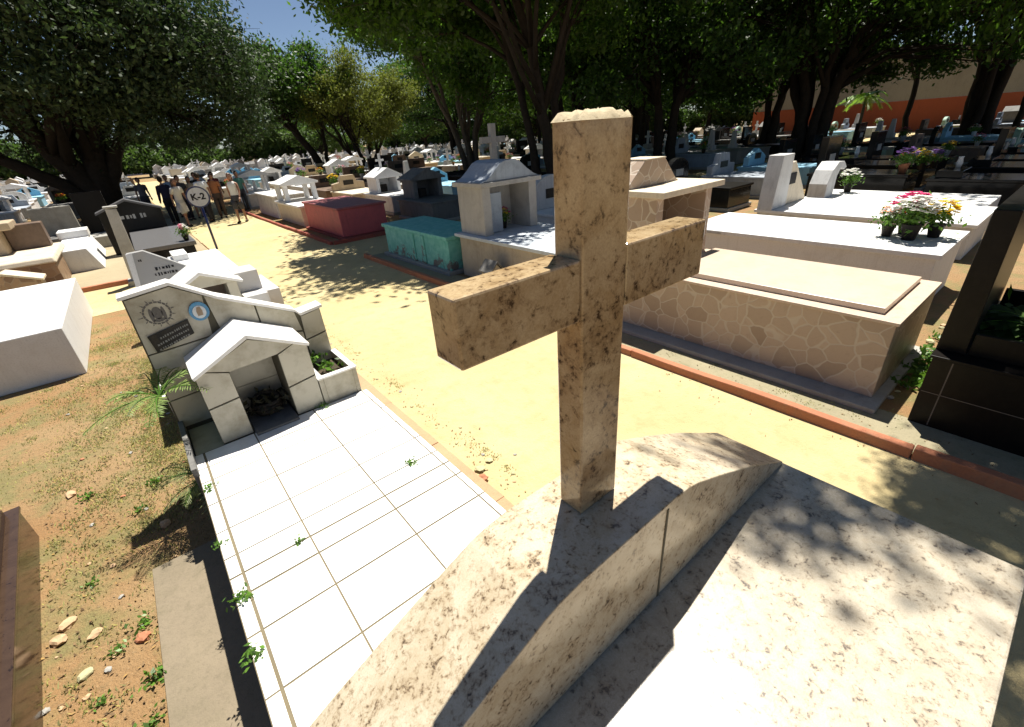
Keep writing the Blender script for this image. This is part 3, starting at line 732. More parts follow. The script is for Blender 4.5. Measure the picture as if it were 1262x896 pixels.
MB().box(4.45, 5.85, 13.12, 16.2, .061, .80).build('body', MT['red'], RD, .02, world=True)
MB().box(4.41, 5.90, 13.07, 16.25, .802, .86).build('lid', m_plain('greyed red paint', (.36, .10, .10), .6, .25, 2.5, (.15, .1, .1), .5), RD, .015, world=True)
WT = thing('niche_tomb', 'cream tomb with a white pillared canopy beside the red box tomb', 'tomb', (5.0, 18, 0))
MB().box(4.45, 5.7, 16.7, 19.6, 0, .62).build('body', MT['cream'], WT, .02, world=True)
MB().box(4.38, 5.77, 16.62, 19.66, .622, .69).build('lid', MT['white'], WT, .01, world=True)
for px_ in (4.5, 5.5):
    for py_ in (18.4, 19.4): MB().box(px_, px_ + .16, py_, py_ + .16, .69, 1.25).build('pillar', MT['white'], WT, .01, world=True)
sub(MB().prism([(4.4, 1.251), (5.76, 1.251), (5.76, 1.31), (5.08, 1.55), (4.4, 1.31)], 18.3, 19.65), 'canopy', MT['white'], WT, WT, bev=.01)
W5 = thing('box_tomb', 'white tapered box tomb nearest the people by the kerb', 'tomb', (5.0, 21.3, 0))
MB().box(4.45, 5.7, 20.0, 23.0, 0, .78, .06, .06).build('body', MT['greywhite'], W5, .02, world=True)
MB().box(4.42, 5.72, 19.97, 23.03, .781, .84).build('lid', MT['white'], W5, .02, world=True)
BT = thing('granite_tomb', 'polished brown tomb at the lower left corner of the photo', 'tomb', (-1.8, 2.6, 0))
fpz = lambda e: [(-1.32 + e, 4.12 + e), (-2.6, 4.0 + e), (-2.6, 1.4), (-1.08 + e, 1.4)]
MB().prism(fpz(0), 0, .268, 'z').build('body', MT['darkbrown'], BT, .006, world=True)
MB().prism(fpz(.012), .27, .292, 'z').build('rim', MT['darkbrown'], BT, .004, world=True)
MB().prism(fpz(-.05), .294, .345, 'z').build('lid', MT['darkbrown'], BT, .006, world=True)

# broken pottery and rubble
def rubble(label, loc, s, seed, mat='stone', flat=.5, group=None):
    rr = random.Random(seed); bm = bmesh.new()
    bmesh.ops.create_icosphere(bm, subdivisions=2, radius=s)
    for v in bm.verts:
        k = rr.uniform(.72, 1.15); v.co = Vector((v.co.x * k * 1.1, v.co.y * k * .85, max(-.35 * s, v.co.z * k * flat)))
    me = bpy.data.meshes.new('stone'); bm.to_mesh(me); bm.free(); me.materials.append(MT[mat])
    o = bpy.data.objects.new('stone', me); COL.objects.link(o); o.location = (loc[0], loc[1], loc[2] + .25 * s); o.rotation_euler = (0, 0, rr.uniform(0, 6))
    return tag(o, label, 'stone', group)
rubble('tan broken stone, upper of the pair next to the brown tomb', (-1.11, 3.03, 0), .045, 1)
rubble('pinkish broken stone, lower of the pair next to the brown tomb', (-1.14, 2.93, 0), .045, 2)
rubble('pale tan stone lying alone right of the pair of stones', (-.98, 2.84, 0), .035, 3)
rubble('yellow green stone shard near the bottom of the photo', (-1.01, 2.58, 0), .035, 4, 'stonegreen')
rubble('reddish long shard lying beside the cement apron', (-.76, 2.62, 0), .04, 5, 'clay')
rubble('tan shard on the ground left of the tiled tomb, near the apron end', (-.58, 3.58, 0), .045, 6)
rubble('dark tan shard in the dry grass further from the apron', (-1.16, 4.55, 0), .05, 7)
rubble('pale stone chip on the sand at the broken end of the peach kerb', (1.46, 2.42, .01), .045, 8, 'stonegreen', .35)
rubble('second smaller stone chip on the sand next to the peach kerb', (1.58, 2.45, .01), .03, 9, 'stonegreen', .35)
rubble('reddish broken kerb lump beside the stone chips', (1.40, 2.30, .02), .05, 10, 'clay', .5)
rr = random.Random(77)
for i in range(26):
    rubble('tiny stone chip scattered along the worn peach kerb', (1.50 + abs(rr.gauss(0, .10)), rr.uniform(2, 9), .004), rr.uniform(.008, .02), 100 + i, rr.choice(['stonegreen', 'stone', 'concrete']), .5, 'stone chips by the kerb')
for i in range(40):
    rubble('tiny stone chip lying on the bare earth at the left', (rr.uniform(-1.3, -.35), rr.uniform(2, 7.5), .002), rr.uniform(.008, .022), 200 + i, rr.choice(['stone', 'clay', 'concrete']), .5, 'stone chips on the bare earth')
for i in range(18):
    rubble('pale rubble chip in the gap between the pink tomb and the dark tomb', (rr.uniform(4.7, 7.1), rr.uniform(.42, .62), .002), rr.uniform(.015, .05), 300 + i, rr.choice(['stone', 'concrete', 'stonegreen']), .6, 'rubble between the tombs')
for i in range(12):
    weed('green weed in the gap between the pink tomb and the dark tomb', (rr.uniform(4.45, 6.6), rr.uniform(.42, .6), 0), rr.uniform(1.5, 3.5), 320 + i, 'weed', 'leaf_plant', 'weeds between the tombs')

# short dry grass (uncountable)
rg = np.random.default_rng(5)
def clumps(nc, x0, x1, y0, y1, sg=(.03, .12), nb=(25, 110)):
    out = []
    for _ in range(nc):
        c = rg.uniform((x0, y0), (x1, y1)); k = rg.integers(*nb); out.append(c + rg.normal(0, 1, (k, 2)) * rg.uniform(*sg) * np.array([1.0, 1.2]))
    return np.concatenate(out)
P_ = np.concatenate([clumps(120, -1.3, -.3, 3.2, 7.4), clumps(20, -1.3, -.72, 2, 3.3, (.02, .06), (15, 50)), clumps(60, -1.1, -.1, 5.6, 9.6, (.04, .16), (60, 220)), clumps(60, -.7, -.3, 3.7, 6.2, (.04, .12), (60, 200)),
                     clumps(60, -3, -1.2, 4.3, 7.4), clumps(26, 4.05, 4.5, .4, 4, (.02, .06), (20, 60)), clumps(24, 1.58, 1.66, 2, 9, (.01, .04), (10, 35))])
n = len(P_); h = rg.uniform(.006, .022, n); a_ = rg.uniform(0, 6.28, n); lean = rg.uniform(.2, 1.6, n) * h
b = np.column_stack([P_, np.zeros(n)]); sd = np.column_stack([-np.sin(a_), np.cos(a_), np.zeros(n)]) * rg.uniform(.002, .0045, n)[:, None]
tip = b + np.column_stack([np.cos(a_) * lean, np.sin(a_) * lean, h])
mid = b * .5 + tip * .5 + np.array([0, 0, .004])
v = np.stack([b - sd, b + sd, mid + sd, tip], 1).reshape(-1, 3)
tag(quads_mesh('grass', v, MT['grass']), 'short sparse dry grass on the bare earth', 'grass', None, 'stuff')
# fallen leaves, twigs and crumbs (uncountable)
n = 3900
px_ = np.concatenate([rg.uniform(-1.3, -.25, 3000), 1.45 + np.abs(rg.normal(0, .13, 350)), 3.95 - np.abs(rg.normal(0, .2, 250)), rg.uniform(4.1, 4.55, 300)])
py_ = np.concatenate([rg.uniform(1.8, 9.8, 3000), rg.uniform(1.8, 10, 350), rg.uniform(-.6, 10, 250), rg.uniform(-.2, 7, 300)])
cen = np.column_stack([px_, py_, rg.uniform(.006, .013, n)])
tag(quads_mesh('leaf_litter', leaf_quads(cen, rg.uniform(.008, .032, n), rg, .45, 3.0), m_leaf('dry fallen leaves', (.23, .15, .075), (.2, .12, .05), .55, .8, .1)), 'dry fallen leaf scraps and crumbs along the ground', 'leaf litter', None, 'stuff')

# ------------------------------------------------------------------ round sign
SG = thing('plot_sign', 'round white plot sign reading K-2 on a dark blue post', 'sign', (1.58, 15.43, 0))
MB().tube([(0, 0, 0), (.0, 0, 1.2)], .03, 10).build('post', MT['navy'], SG, smooth=True)
def disc(r, y0, y1, n=32): return MB().prism([(r * math.cos(2 * math.pi * k / n), 1.42 + r * math.sin(2 * math.pi * k / n)) for k in range(n)], y0, y1)
dp = disc(.275, -.045, -.030).build('disc', MT['navy'], SG)
disc(.240, -.052, -.0455).build('face', MT['signface'], dp)
fc = bpy.data.curves.new('lettering', 'FONT'); fc.body = 'K-2'; fc.size = .225; fc.align_x = 'CENTER'; fc.align_y = 'CENTER'; fc.extrude = .002; fc.offset = .008
fo = bpy.data.objects.new('lettering_curve', fc); COL.objects.link(fo)
bpy.context.view_layer.update()
dg = bpy.context.evaluated_depsgraph_get()
lm = bpy.data.meshes.new_from_object(fo.evaluated_get(dg))
bpy.data.objects.remove(fo)
lm.materials.clear(); lm.materials.append(MT['ink'])
lo = bpy.data.objects.new('lettering', lm); COL.objects.link(lo); lo.parent = dp
lo.rotation_euler = (R(90), 0, 0); lo.location = (0, -.0545, 1.42)
SG.rotation_euler = (0, 0, R(-4))

# ------------------------------------------------------------------ people
def person(label, loc, heading, h=1.7, skin=(.30, .15, .09), top=('tee', (.8, .8, .8)), bottom=('trousers', (.03, .03, .05)), hair=(.02, .014, .01), longhair=False, stride=.12, armswing=.15, lean=0.0, bend=0.0, group='people standing on the path under the big tree'):
    root = thing('person', label, 'person', loc, heading, group)
    k = h / 1.7
    J = {}
    J['pel'] = (0, 0, .93); J['sp'] = (0, lean * .3, 1.12); J['ch'] = (0, lean * .7, 1.32); J['nk'] = (0, lean, 1.46); J['hb'] = (0, lean + .015, 1.54)
    for s, n_ in ((-1, 'l'), (1, 'r')):
        st = stride * s
        J['hip' + n_] = (s * .085, 0, .88); J['kn' + n_] = (s * .09, st * .6 + .02, .49); J['an' + n_] = (s * .09, st, .08); J['to' + n_] = (s * .10, st + .15, .03)
        aw = -armswing * s
        J['sh' + n_] = (s * .165, lean * .95, 1.40); J['el' + n_] = (s * .205, aw * .5 + lean * .6 - .02, 1.12); J['wr' + n_] = (s * .205, aw + bend * .25 + lean * .5 + .05, .90 + bend * .22)
    order = list(J); idx = {n_: i for i, n_ in enumerate(order)}
    E_ = [('pel', 'sp'), ('sp', 'ch'), ('ch', 'nk'), ('nk', 'hb')]
    for n_ in 'lr': E_ += [('pel', 'hip' + n_), ('hip' + n_, 'kn' + n_), ('kn' + n_, 'an' + n_), ('an' + n_, 'to' + n_), ('ch', 'sh' + n_), ('sh' + n_, 'el' + n_), ('el' + n_, 'wr' + n_)]
    rad = {'pel': .125, 'sp': .115, 'ch': .125, 'nk': .055, 'hb': .055}
    for n_ in 'lr': rad.update({'hip' + n_: .085, 'kn' + n_: .055, 'an' + n_: .037, 'to' + n_: .032, 'sh' + n_: .055, 'el' + n_: .04, 'wr' + n_: .027})
    me = bpy.data.meshes.new('body'); me.from_pydata([tuple(c * k for c in J[n_]) for n_ in order], [(idx[a_], idx[b_]) for a_, b_ in E_], [])
    tmp = bpy.data.objects.new('body', me); COL.objects.link(tmp)
    md = tmp.modifiers.new('skin', 'SKIN'); md.use_smooth_shade = True
    for i, n_ in enumerate(order):
        sv = me.skin_vertices[0].data[i]; sv.radius = (rad[n_] * k, rad[n_] * k * (.78 if n_ in ('pel', 'sp', 'ch') else 1)); sv.use_root = (n_ == 'pel')
    tmp.modifiers.new('sub', 'SUBSURF').levels = 1
    bpy.context.view_layer.update()
    bm_ = bpy.data.meshes.new_from_object(tmp.evaluated_get(bpy.context.evaluated_depsgraph_get()))
    bpy.data.objects.remove(tmp)
    ex = MB(); hz = 1.635
    ex.ball((0, (lean + .03) * k, hz * k), .075 * k, .092 * k, .112 * k, 14, 10)                     # head
    ex.ball((0, (lean + .122) * k, (hz - .015) * k), .013 * k, .02 * k, .022 * k, 8, 5)              # nose
    ex.ball((0, (lean + .115) * k, (hz - .055) * k), .026 * k, .010 * k, .009 * k, 8, 5)             # mouth
    for s in (-1, 1): ex.ball((s * .076 * k, (lean + .02) * k, (hz - .01) * k), .012 * k, .022 * k, .03 * k, 8, 5)
    for n_, s in (('l', -1), ('r', 1)):                                                             # palms and fingers
        wx, wy, wz = J['wr' + n_]; ey, ez_ = J['el' + n_][1], J['el' + n_][2]
        d = (Vector((wx, wy, wz)) - Vector((J['el' + n_][0], ey, ez_))).normalized(); wv = Vector((wx, wy, wz))
        sdv = d.cross(Vector((1, 0, 0))).normalized()
        ex.tube([wv * k, (wv + d * .05) * k, (wv + d * .095) * k], [.026 * k, .036 * k, .03 * k], 8)
        for q, (o_, L) in enumerate(((-.027, .065), (-.009, .078), (.009, .072), (.027, .055))):
            p0 = wv + d * .088 + sdv * o_; p1 = p0 + d * L * .55; p2 = p0 + d * L * .9 + Vector((-s * .018, 0, 0))
            ex.tube([p0 * k, p1 * k, p2 * k], [.0095 * k, .009 * k, .007 * k], 6)
        p0 = wv + d * .03 - sdv * .03
        ex.tube([p0 * k, (p0 + d * .03 - sdv * .022) * k, (p0 + d * .06 - sdv * .026) * k], [.012 * k, .011 * k, .008 * k], 6)
    bmm = bmesh.new(); bmm.from_mesh(bm_)
    bv = [bmm.verts.new(p) for p in ex.v]
    for f in ex.f:
        try: bmm.faces.new([bv[i] for i in f])
        except ValueError: pass
    bmesh.ops.recalc_face_normals(bmm, faces=bmm.faces[:])
    me2 = bpy.data.meshes.new('body'); bmm.to_mesh(me2); bmm.free(); me2.shade_smooth()
    me2.materials.append(m_plain('skin', skin, .5, .06, 6, sc(skin, .7), .2, .02))
    body = bpy.data.objects.new('body', me2); COL.objects.link(body); body.parent = root
    # hair
    hb = MB(); hb.ball((0, (lean + .012) * k, (hz + .025) * k), .087 * k, .098 * k, .108 * k, 14, 8)
    if longhair: hb.tube([(0, (lean - .03) * k, (hz + .03) * k), (0, (lean - .085) * k, (hz - .1) * k), (0, (lean - .10) * k, (hz - .26) * k)], [.085 * k, .075 * k, .045 * k], 10)
    hm = hb.build('hair', m_plain('hair', hair, .5, .2, 20), root, smooth=True)
    for v in hm.data.vertices:
        if v.co.y > (lean + .085) * k and v.co.z < (hz + .06) * k: v.co.y = (lean + .07) * k
    eb = MB()
    for s in (-1, 1): eb.ball((s * .03 * k, (lean + .113) * k, (hz + .012) * k), .011 * k, .008 * k, .007 * k, 8, 5)
    eb.build('eyes', MT['ink'], root, smooth=True)
    # clothing shells
    def loft(rings, n=16):
        mb = MB()
        for z, rx, ry, yy in rings:
            for q in range(n):
                t_ = 2 * math.pi * q / n; mb.v.append((rx * math.cos(t_) * k, (yy + ry * math.sin(t_)) * k, z * k))
        for i in range(len(rings) - 1):
            for q in range(n): mb.f.append((i * n + q, i * n + (q + 1) % n, (i + 1) * n + (q + 1) % n, (i + 1) * n + q))
        return mb
    tk, tcol = top; bk, bcol = bottom
    low = .84 if tk != 'dress' else .55
    sh = loft([(low, .165 if tk != 'dress' else .22, .125 if tk != 'dress' else .18, 0), (1.0, .148, .115, 0), (1.12, .138, .108, lean * .3), (1.25, .152, .118, lean * .6), (1.35, .168, .115, lean * .8), (1.425, .145, .085, lean * .95), (1.465, .075, .066, lean)])
    if tk in ('tee', 'shirt', 'dress'):
        for n_ in 'lr':
            a_ = Vector(J['sh' + n_]); b_ = Vector(J['el' + n_]); e_ = a_.lerp(b_, .62 if tk != 'shirt' else 1.0)
            a2 = a_ + (Vector((-.05 if n_ == 'r' else .05, 0, .0)))
            sh.tube([a2 * k, a_ * k, e_ * k], [.066 * k, .066 * k, .058 * k], 10)
            if tk == 'shirt': sh.tube([b_ * k, Vector(J['wr' + n_]) * k], [.052 * k, .042 * k], 10)
    sh.build('top', m_plain('cloth', tcol, .85, .08, 8, sc(tcol, .6), .25, .1), root, smooth=True)
    bt = loft([(.99, .150, .122, 0), (.90, .168, .132, 0), (.80, .165, .135, 0)] if bk != 'skirt' else [(.99, .150, .122, 0), (.88, .175, .14, 0), (.55, .22, .19, .01)])
    if bk != 'skirt' :
        for n_ in 'lr':
            a_, b_, c_ = (Vector(J[q + n_]) for q in ('hip', 'kn', 'an'))
            if bk == 'trousers': bt.tube([a_ * k, b_ * k, (c_ + Vector((0, 0, .02))) * k], [.098 * k, .072 * k, .062 * k], 10)
            else: bt.tube([a_ * k, b_ * k], [.100 * k, .085 * k], 10)
    bt.build('skirt' if bk == 'skirt' else bk, m_plain('cloth', bcol, .85, .1, 8, sc(bcol, .6), .25, .1), root, smooth=True)
    sm = m_plain('shoes', (.03, .025, .02), .6)
    for n_ in 'lr':
        a_, b_ = Vector(J['an' + n_]), Vector(J['to' + n_])
        MB().tube([(a_ + Vector((0, -.05, -.035))) * k, (a_ + Vector((0, .04, -.03))) * k, (b_ + Vector((0, .02, .005))) * k], [.038 * k, .042 * k, .030 * k], 8).build('shoe', sm, root, smooth=True)
    return root
H_ = lambda d: R(d)
person('woman in white sleeveless top and dark grey shorts at the right of the group', (3.30, 20.6, 0), H_(150), 1.72, top=('vest', (.72, .72, .70)), bottom=('shorts', (.05, .05, .06)), hair=(.10, .05, .03), longhair=True, stride=.13)
person('woman in a pale grey dress walking just left of the round sign', (1.62, 22.0, 0), H_(-150), 1.68, top=('dress', (.55, .53, .50)), bottom=('shorts', (.4, .4, .4)), hair=(.09, .045, .025), longhair=True, stride=.16, lean=.05)
person('man in a white tee shirt and dark trousers right behind the round sign', (2.5, 22.3, 0), H_(20), 1.78, top=('tee', (.74, .76, .80)), bottom=('trousers', (.03, .03, .04)))
person('man in a dark navy shirt standing furthest left in the group', (1.35, 23.4, 0), H_(10), 1.75, top=('shirt', (.02, .022, .045)), bottom=('trousers', (.018, .018, .022)), stride=.05)
person('person in an orange brown shirt between the white tee shirt and the woman in shorts', (3.05, 23.2, 0), H_(170), 1.7, top=('tee', (.42, .16, .06)), bottom=('trousers', (.09, .06, .045)), stride=.06)
person('person in a dark shirt half hidden behind the round sign', (1.95, 24.0, 0), H_(200), 1.72, top=('tee', (.04, .04, .05)), bottom=('trousers', (.03, .03, .05)), stride=.05)
person('person in a teal green shirt behind the woman in shorts', (4.2, 24.4, 0), H_(180), 1.66, top=('tee', (.06, .20, .17)), bottom=('trousers', (.03, .035, .05)), stride=.06)
person('person in a black shirt with folded arms at the back of the group', (2.7, 25.2, 0), H_(180), 1.74, top=('shirt', (.02, .02, .02)), bottom=('trousers', (.05, .045, .04)), stride=.03, bend=.7)
person('person in a grey shirt at the far left, on the yellow slabs past the group', (.75, 27, 0), H_(190), 1.7, top=('tee', (.10, .10, .12)), bottom=('trousers', (.04, .04, .05)), stride=.08)

person('person in a wine red shirt at the back of the group under the tree', (3.5, 26.2, 0), H_(190), 1.68, top=('tee', (.20, .03, .04)), bottom=('trousers', (.04, .04, .05)), stride=.05)
person('person in a light blue shirt at the back left of the group', (1.7, 25.8, 0), H_(160), 1.73, top=('shirt', (.30, .40, .55)), bottom=('trousers', (.03, .03, .04)), stride=.06)
person('long haired woman in a beige top at the back of the group', (2.35, 24.3, 0), H_(185), 1.64, top=('tee', (.45, .36, .25)), bottom=('skirt', (.05, .04, .06)), longhair=True, stride=.04)

# ------------------------------------------------------------------ trees
def tree(name, label, loc, trunks, blobs, n_leaf, leaf, mat, bark, seed, group=None, cat='tree', limbs=2, clump=.55, dens=1.0, rot=0):
    """trunks: list of (points, r0, r1); blobs: list of (cx,cy,cz,rx,ry,rz) in local metres"""
    root = thing(name, label, cat, loc, rot, group)
    rr = random.Random(seed); rg = np.random.default_rng(seed)
    vol = np.array([b[3] * b[4] * b[5] for b in blobs]) ** (2 / 3.0); vol /= vol.sum()
    cl = []
    lm_ = MB()
    tips = []
    for pts, r0, r1 in trunks:
        P = [Vector(p) for p in pts]
        # refine with wobble
        Q = [P[0]]
        for a_, b_ in zip(P[:-1], P[1:]):
            for i in range(1, 5):
                q = a_.lerp(b_, i / 4); L = (b_ - a_).length
                if i < 4: q += Vector((rr.uniform(-1, 1), rr.uniform(-1, 1), 0)) * L * .035
                Q.append(q)
        n_ = len(Q); rad = [r0 + (r1 - r0) * (i / (n_ - 1)) ** .8 for i in range(n_)]
        rad[0] *= 1.35
        lm_.tube(Q, rad, 10)
        tips.append((Q, rad))
    for b_, frac in zip(blobs, vol):
        c = Vector(b_[:3]); nc = max(5, int(frac * n_leaf / 150))
        # limb to blob
        Q, rad = min(tips, key=lambda t_: (t_[0][-1] - c).length)
        for l_ in range(limbs):
            i0 = rr.randint(int(len(Q) * .45), len(Q) - 1); s0 = Q[i0]
            tgt = c + Vector((rr.uniform(-.6, .6) * b_[3], rr.uniform(-.6, .6) * b_[4], rr.uniform(-.5, .6) * b_[5]))
            m1 = s0.lerp(tgt, .45) + Vector((rr.uniform(-.3, .3), rr.uniform(-.3, .3), .12 * (tgt - s0).length))
            m0 = s0.lerp(m1, .5) + Vector((rr.uniform(-.12, .12), rr.uniform(-.12, .12), 0)); m2 = m1.lerp(tgt, .5) + Vector((rr.uniform(-.2, .2), rr.uniform(-.2, .2), .05))
            rs = rad[i0] * .6
            lm_.tube([s0, m0, m1, m2, tgt], [rs, rs * .8, rs * .55, rs * .38, rs * .15], 6)
            for k_ in range(3):
                t2 = c + Vector((rr.uniform(-.95, .95) * b_[3], rr.uniform(-.95, .95) * b_[4], rr.uniform(-.9, .9) * b_[5]))
                lm_.tube([m1, m1.lerp(t2, .5) + Vector((rr.uniform(-.2, .2), rr.uniform(-.2, .2), .1)), t2], [rs * .4, rs * .25, rs * .06], 5)
        d = rg.normal(0, 1, (nc, 3)); d /= np.linalg.norm(d, axis=1)[:, None]
        rad_ = rg.uniform(.25, 1.05, nc) ** .55
        cl.append(np.array(b_[:3]) + d * rad_[:, None] * np.array(b_[3:]))
    cl = np.concatenate(cl)
    per = max(8, int(n_leaf / len(cl)))
    cc = np.repeat(cl, per, 0)
    sz = np.repeat(rg.uniform(.5, 1.25, len(cl)), per)[:, None]
    pos = cc + rg.normal(0, 1, cc.shape) * np.array([clump, clump, clump * .55]) * sz
    pos = pos[pos[:, 2] > .5]
    lm_.build('trunk', MT[bark], root, smooth=True)
    quads_mesh('crown', leaf_quads(pos, leaf * rg.uniform(.6, 1.35, len(pos)), rg, .5, .35), MT[mat], root)
    return root

def blobs_around(n, c, rad, br, seed, flat=.7):
    rr = random.Random(seed); out = []
    for i in range(n):
        a_ = 2.39996 * i; t_ = math.sqrt((i + .5) / n); z = rr.uniform(-1, 1)
        out.append((c[0] + rad[0] * t_ * math.cos(a_), c[1] + rad[1] * t_ * math.sin(a_), c[2] + rad[2] * z * math.sqrt(max(0, 1 - t_ * t_)) + rr.uniform(-.3, .3), br * rr.uniform(.75, 1.25), br * rr.uniform(.75, 1.25), br * flat * rr.uniform(.8, 1.2)))
    return out

# big dark spreading tree over the path at the left
tree('broadleaf_tree', 'huge dark spreading tree over the left end of the path, with several thick trunks', (-.9, 29, 0),
     [([(0, 0, 0), (.1, 0, 1.2), (-.9, -.2, 3.4), (-2.6, -.3, 6.2)], .75, .22), ([(.15, .1, 0), (.3, 0, 1.4), (.9, 0, 4), (1.8, .3, 8.2)], .7, .2),
      ([(.1, -.1, .3), (-.9, -.3, 1.7), (-2.8, -.6, 3.1), (-5, -1, 5)], .38, .13), ([(.3, .1, .6), (1.2, 0, 2.6), (3.2, -.3, 5), (4.8, -.5, 6.4)], .4, .12)],
     blobs_around(30, (0.3, 0, 7.2), (7.0, 6.5, 3.8), 2.1, 3) + [(5.6, -1.5, 3.9, 2.0, 1.8, 1.3), (6.4, 1, 4.6, 1.8, 1.8, 1.4), (3.2, -4.2, 4.2, 2, 1.7, 1.3), (-3.5, -4.0, 6.0, 2.2, 1.8, 1.4), (-6.3, -1, 6.2, 2, 2, 1.3), (.6, -5.2, 5.0, 2.2, 1.6, 1.6), (5.0, -3.2, 5.6, 1.8, 1.6, 1.4), (4.5, 2.5, 3.9, 2, 2, 1.3), (-1.5, -4.6, 7.8, 2.4, 1.8, 1.8), (3.0, -4.2, 7.8, 2.2, 1.6, 1.8), (6.0, -1, 7.4, 1.8, 1.8, 1.6), (3.4, -4.6, 5.8, 2, 1.6, 1.4), (4.6, -4.4, 6.8, 1.8, 1.6, 1.4), (6.4, -2.6, 5.8, 1.6, 1.6, 1.2), (2.0, -5.6, 6.6, 2, 1.5, 1.4)],
     115000, .20, 'leaf_dark', 'bark', 11)
# canopy tree above the turquoise and grey tombs
tree('broadleaf_tree', 'tall leaning tree whose low canopy hangs over the turquoise and grey tombs', (12, 12.3, 0),
     [([(0, 0, 0), (-.2, 0, 2.2), (-.9, -.1, 4.6), (-1.9, -.2, 7.2)], .26, .09), ([(.35, .2, 0), (.5, .3, 2.6), (1.2, .6, 5.4), (1.9, 1, 7.6)], .19, .08), ([(-.2, .25, 0), (-.5, .6, 2.4), (-.7, 1.4, 5.2), (-.9, 2.3, 7.4)], .17, .07)],
     blobs_around(26, (-1.3, .2, 7.6), (4.6, 4.4, 1.4), 1.6, 5, .62) + [(-5.0, .6, 6.4, 1.3, 1.4, .7), (-5.3, 2.0, 6.0, 1.2, 1.1, .6), (-4.6, -.8, 6.8, 1.2, 1.2, .7), (-5.1, -4.1, 7.1, 1.0, .8, .5), (-4.0, -3.8, 7.2, 1.2, 1.0, .5), (-5.0, -2.5, 7.0, 1.1, 1.1, .5), (-4.9, 3.7, 7.0, 1.1, 1.2, .5), (-3.6, -1.8, 6.2, 1.4, 1.3, .8), (-4.6, 2.8, 5.9, 1.3, 1.3, .7), (-2, 3.6, 5.8, 1.5, 1.4, .8), (.8, 3.2, 5.6, 1.5, 1.4, .8), (3.2, 1.2, 5.8, 1.6, 1.5, .9)],
     170000, .18, 'leaf_green', 'bark', 12, clump=.34, limbs=1)
# tree outside the frame that shades the dark tomb
tree('broadleaf_tree', 'tree beyond the right edge whose shade falls on the dark granite tomb', (8.6, -3.4, 0),
     [([(0, 0, 0), (-.1, .1, 2.5), (-.5, .3, 5), (-1, .5, 7)], .3, .1)],
     [(-5.42, 5.08, 7.2, .26, .12, .15), (-5.10, 4.66, 7.2, .18, .34, .2), (-4.0, 4.85, 7.2, .45, .35, .3), (-3.5, 5.1, 7.2, .45, .3, .3), (-2.7, 5.1, 7.2, .5, .3, .3), (-3.1, 4.75, 7.2, .6, .55, .4), (-2.2, 4.45, 7.3, .7, .7, .5), (-1.0, 4.0, 7.4, .8, .8, .5), (.2, 3.9, 7.5, .8, .8, .5), (-3.4, 3.4, 7.3, 1.1, 1.2, .7), (-2.4, 3.3, 7.4, 1.1, 1.3, .7), (-1.0, 3.3, 7.5, 1.2, 1.3, .8), (.5, 2.9, 7.5, 1.3, 1.4, .8), (-3, 1.4, 7.6, 1.4, 1.4, .9), (-1, .8, 7.8, 1.6, 1.6, 1), (1.4, .6, 7.6, 1.6, 1.6, 1), (-1.5, -1.2, 7.4, 1.6, 1.6, 1), (1, -1.6, 7.2, 1.6, 1.6, 1), (2.6, 2.4, 7.4, 1.4, 1.4, .9)],
     320000, .075, 'leaf_mid', 'bark', 13, limbs=1, clump=.13)
# multi stemmed bright tree
tree('broadleaf_tree', 'bright green tree with a fan of thin stems behind the grey bell shaped niche', (17.5, 25.5, 0),
     [([(0.1 * i, .1 * math.sin(i * 2.1), 0), (.25 * (i - 3), .2 * math.sin(i * 2.1), 2.4), (.75 * (i - 3), .6 * math.sin(i * 2.1), 5.8), (1.1 * (i - 3), .9 * math.sin(i * 2.1), 8.2)], .17, .06) for i in range(7)],
     blobs_around(20, (0, 0, 8.0), (4.6, 4.4, 2.8), 1.9, 8, .7), 70000, .22, 'leaf_green', 'bark2', 14)
tree('small_leaved_tree', 'rounded olive coloured tree standing alone behind the red box tomb', (17.8, 42, 0),
     [([(0, 0, 0), (-.4, 0, 1.5), (-1.5, 0, 4.2)], .26, .1), ([(.2, 0, 0), (.5, .2, 1.6), (1.3, .3, 4.4)], .24, .1), ([(.3, .2, 0), (1.2, .3, 1.4), (3.0, .3, 3.9)], .2, .08), ([(-.2, .1, 0), (-1.2, 0, 1.6), (-3.2, .2, 4)], .2, .08)],
     blobs_around(22, (0, 0, 6.1), (4.5, 4.2, 2.7), 1.6, 9, .75), 46000, .20, 'leaf_olive', 'bark', 15, clump=.45)
tree('broadleaf_tree', 'dark green tree with a slanting trunk between the huge tree and the olive tree', (14.8, 44, 0),
     [([(0, 0, 0), (-.8, 0, 2.0), (-2.6, 0, 5.2), (-3.0, 0, 8)], .42, .16), ([(.3, 0, 0), (.4, 0, 3), (1.2, 0, 8)], .2, .1)],
     blobs_around(20, (-2.2, 0, 6.9), (4.4, 4.2, 2.6), 1.9, 10, .7) + [(-5, -1, 5.4, 1.8, 1.8, 1.4), (0.5, -2, 5.6, 1.6, 1.6, 1.3)], 50000, .25, 'leaf_mid', 'bark', 16)
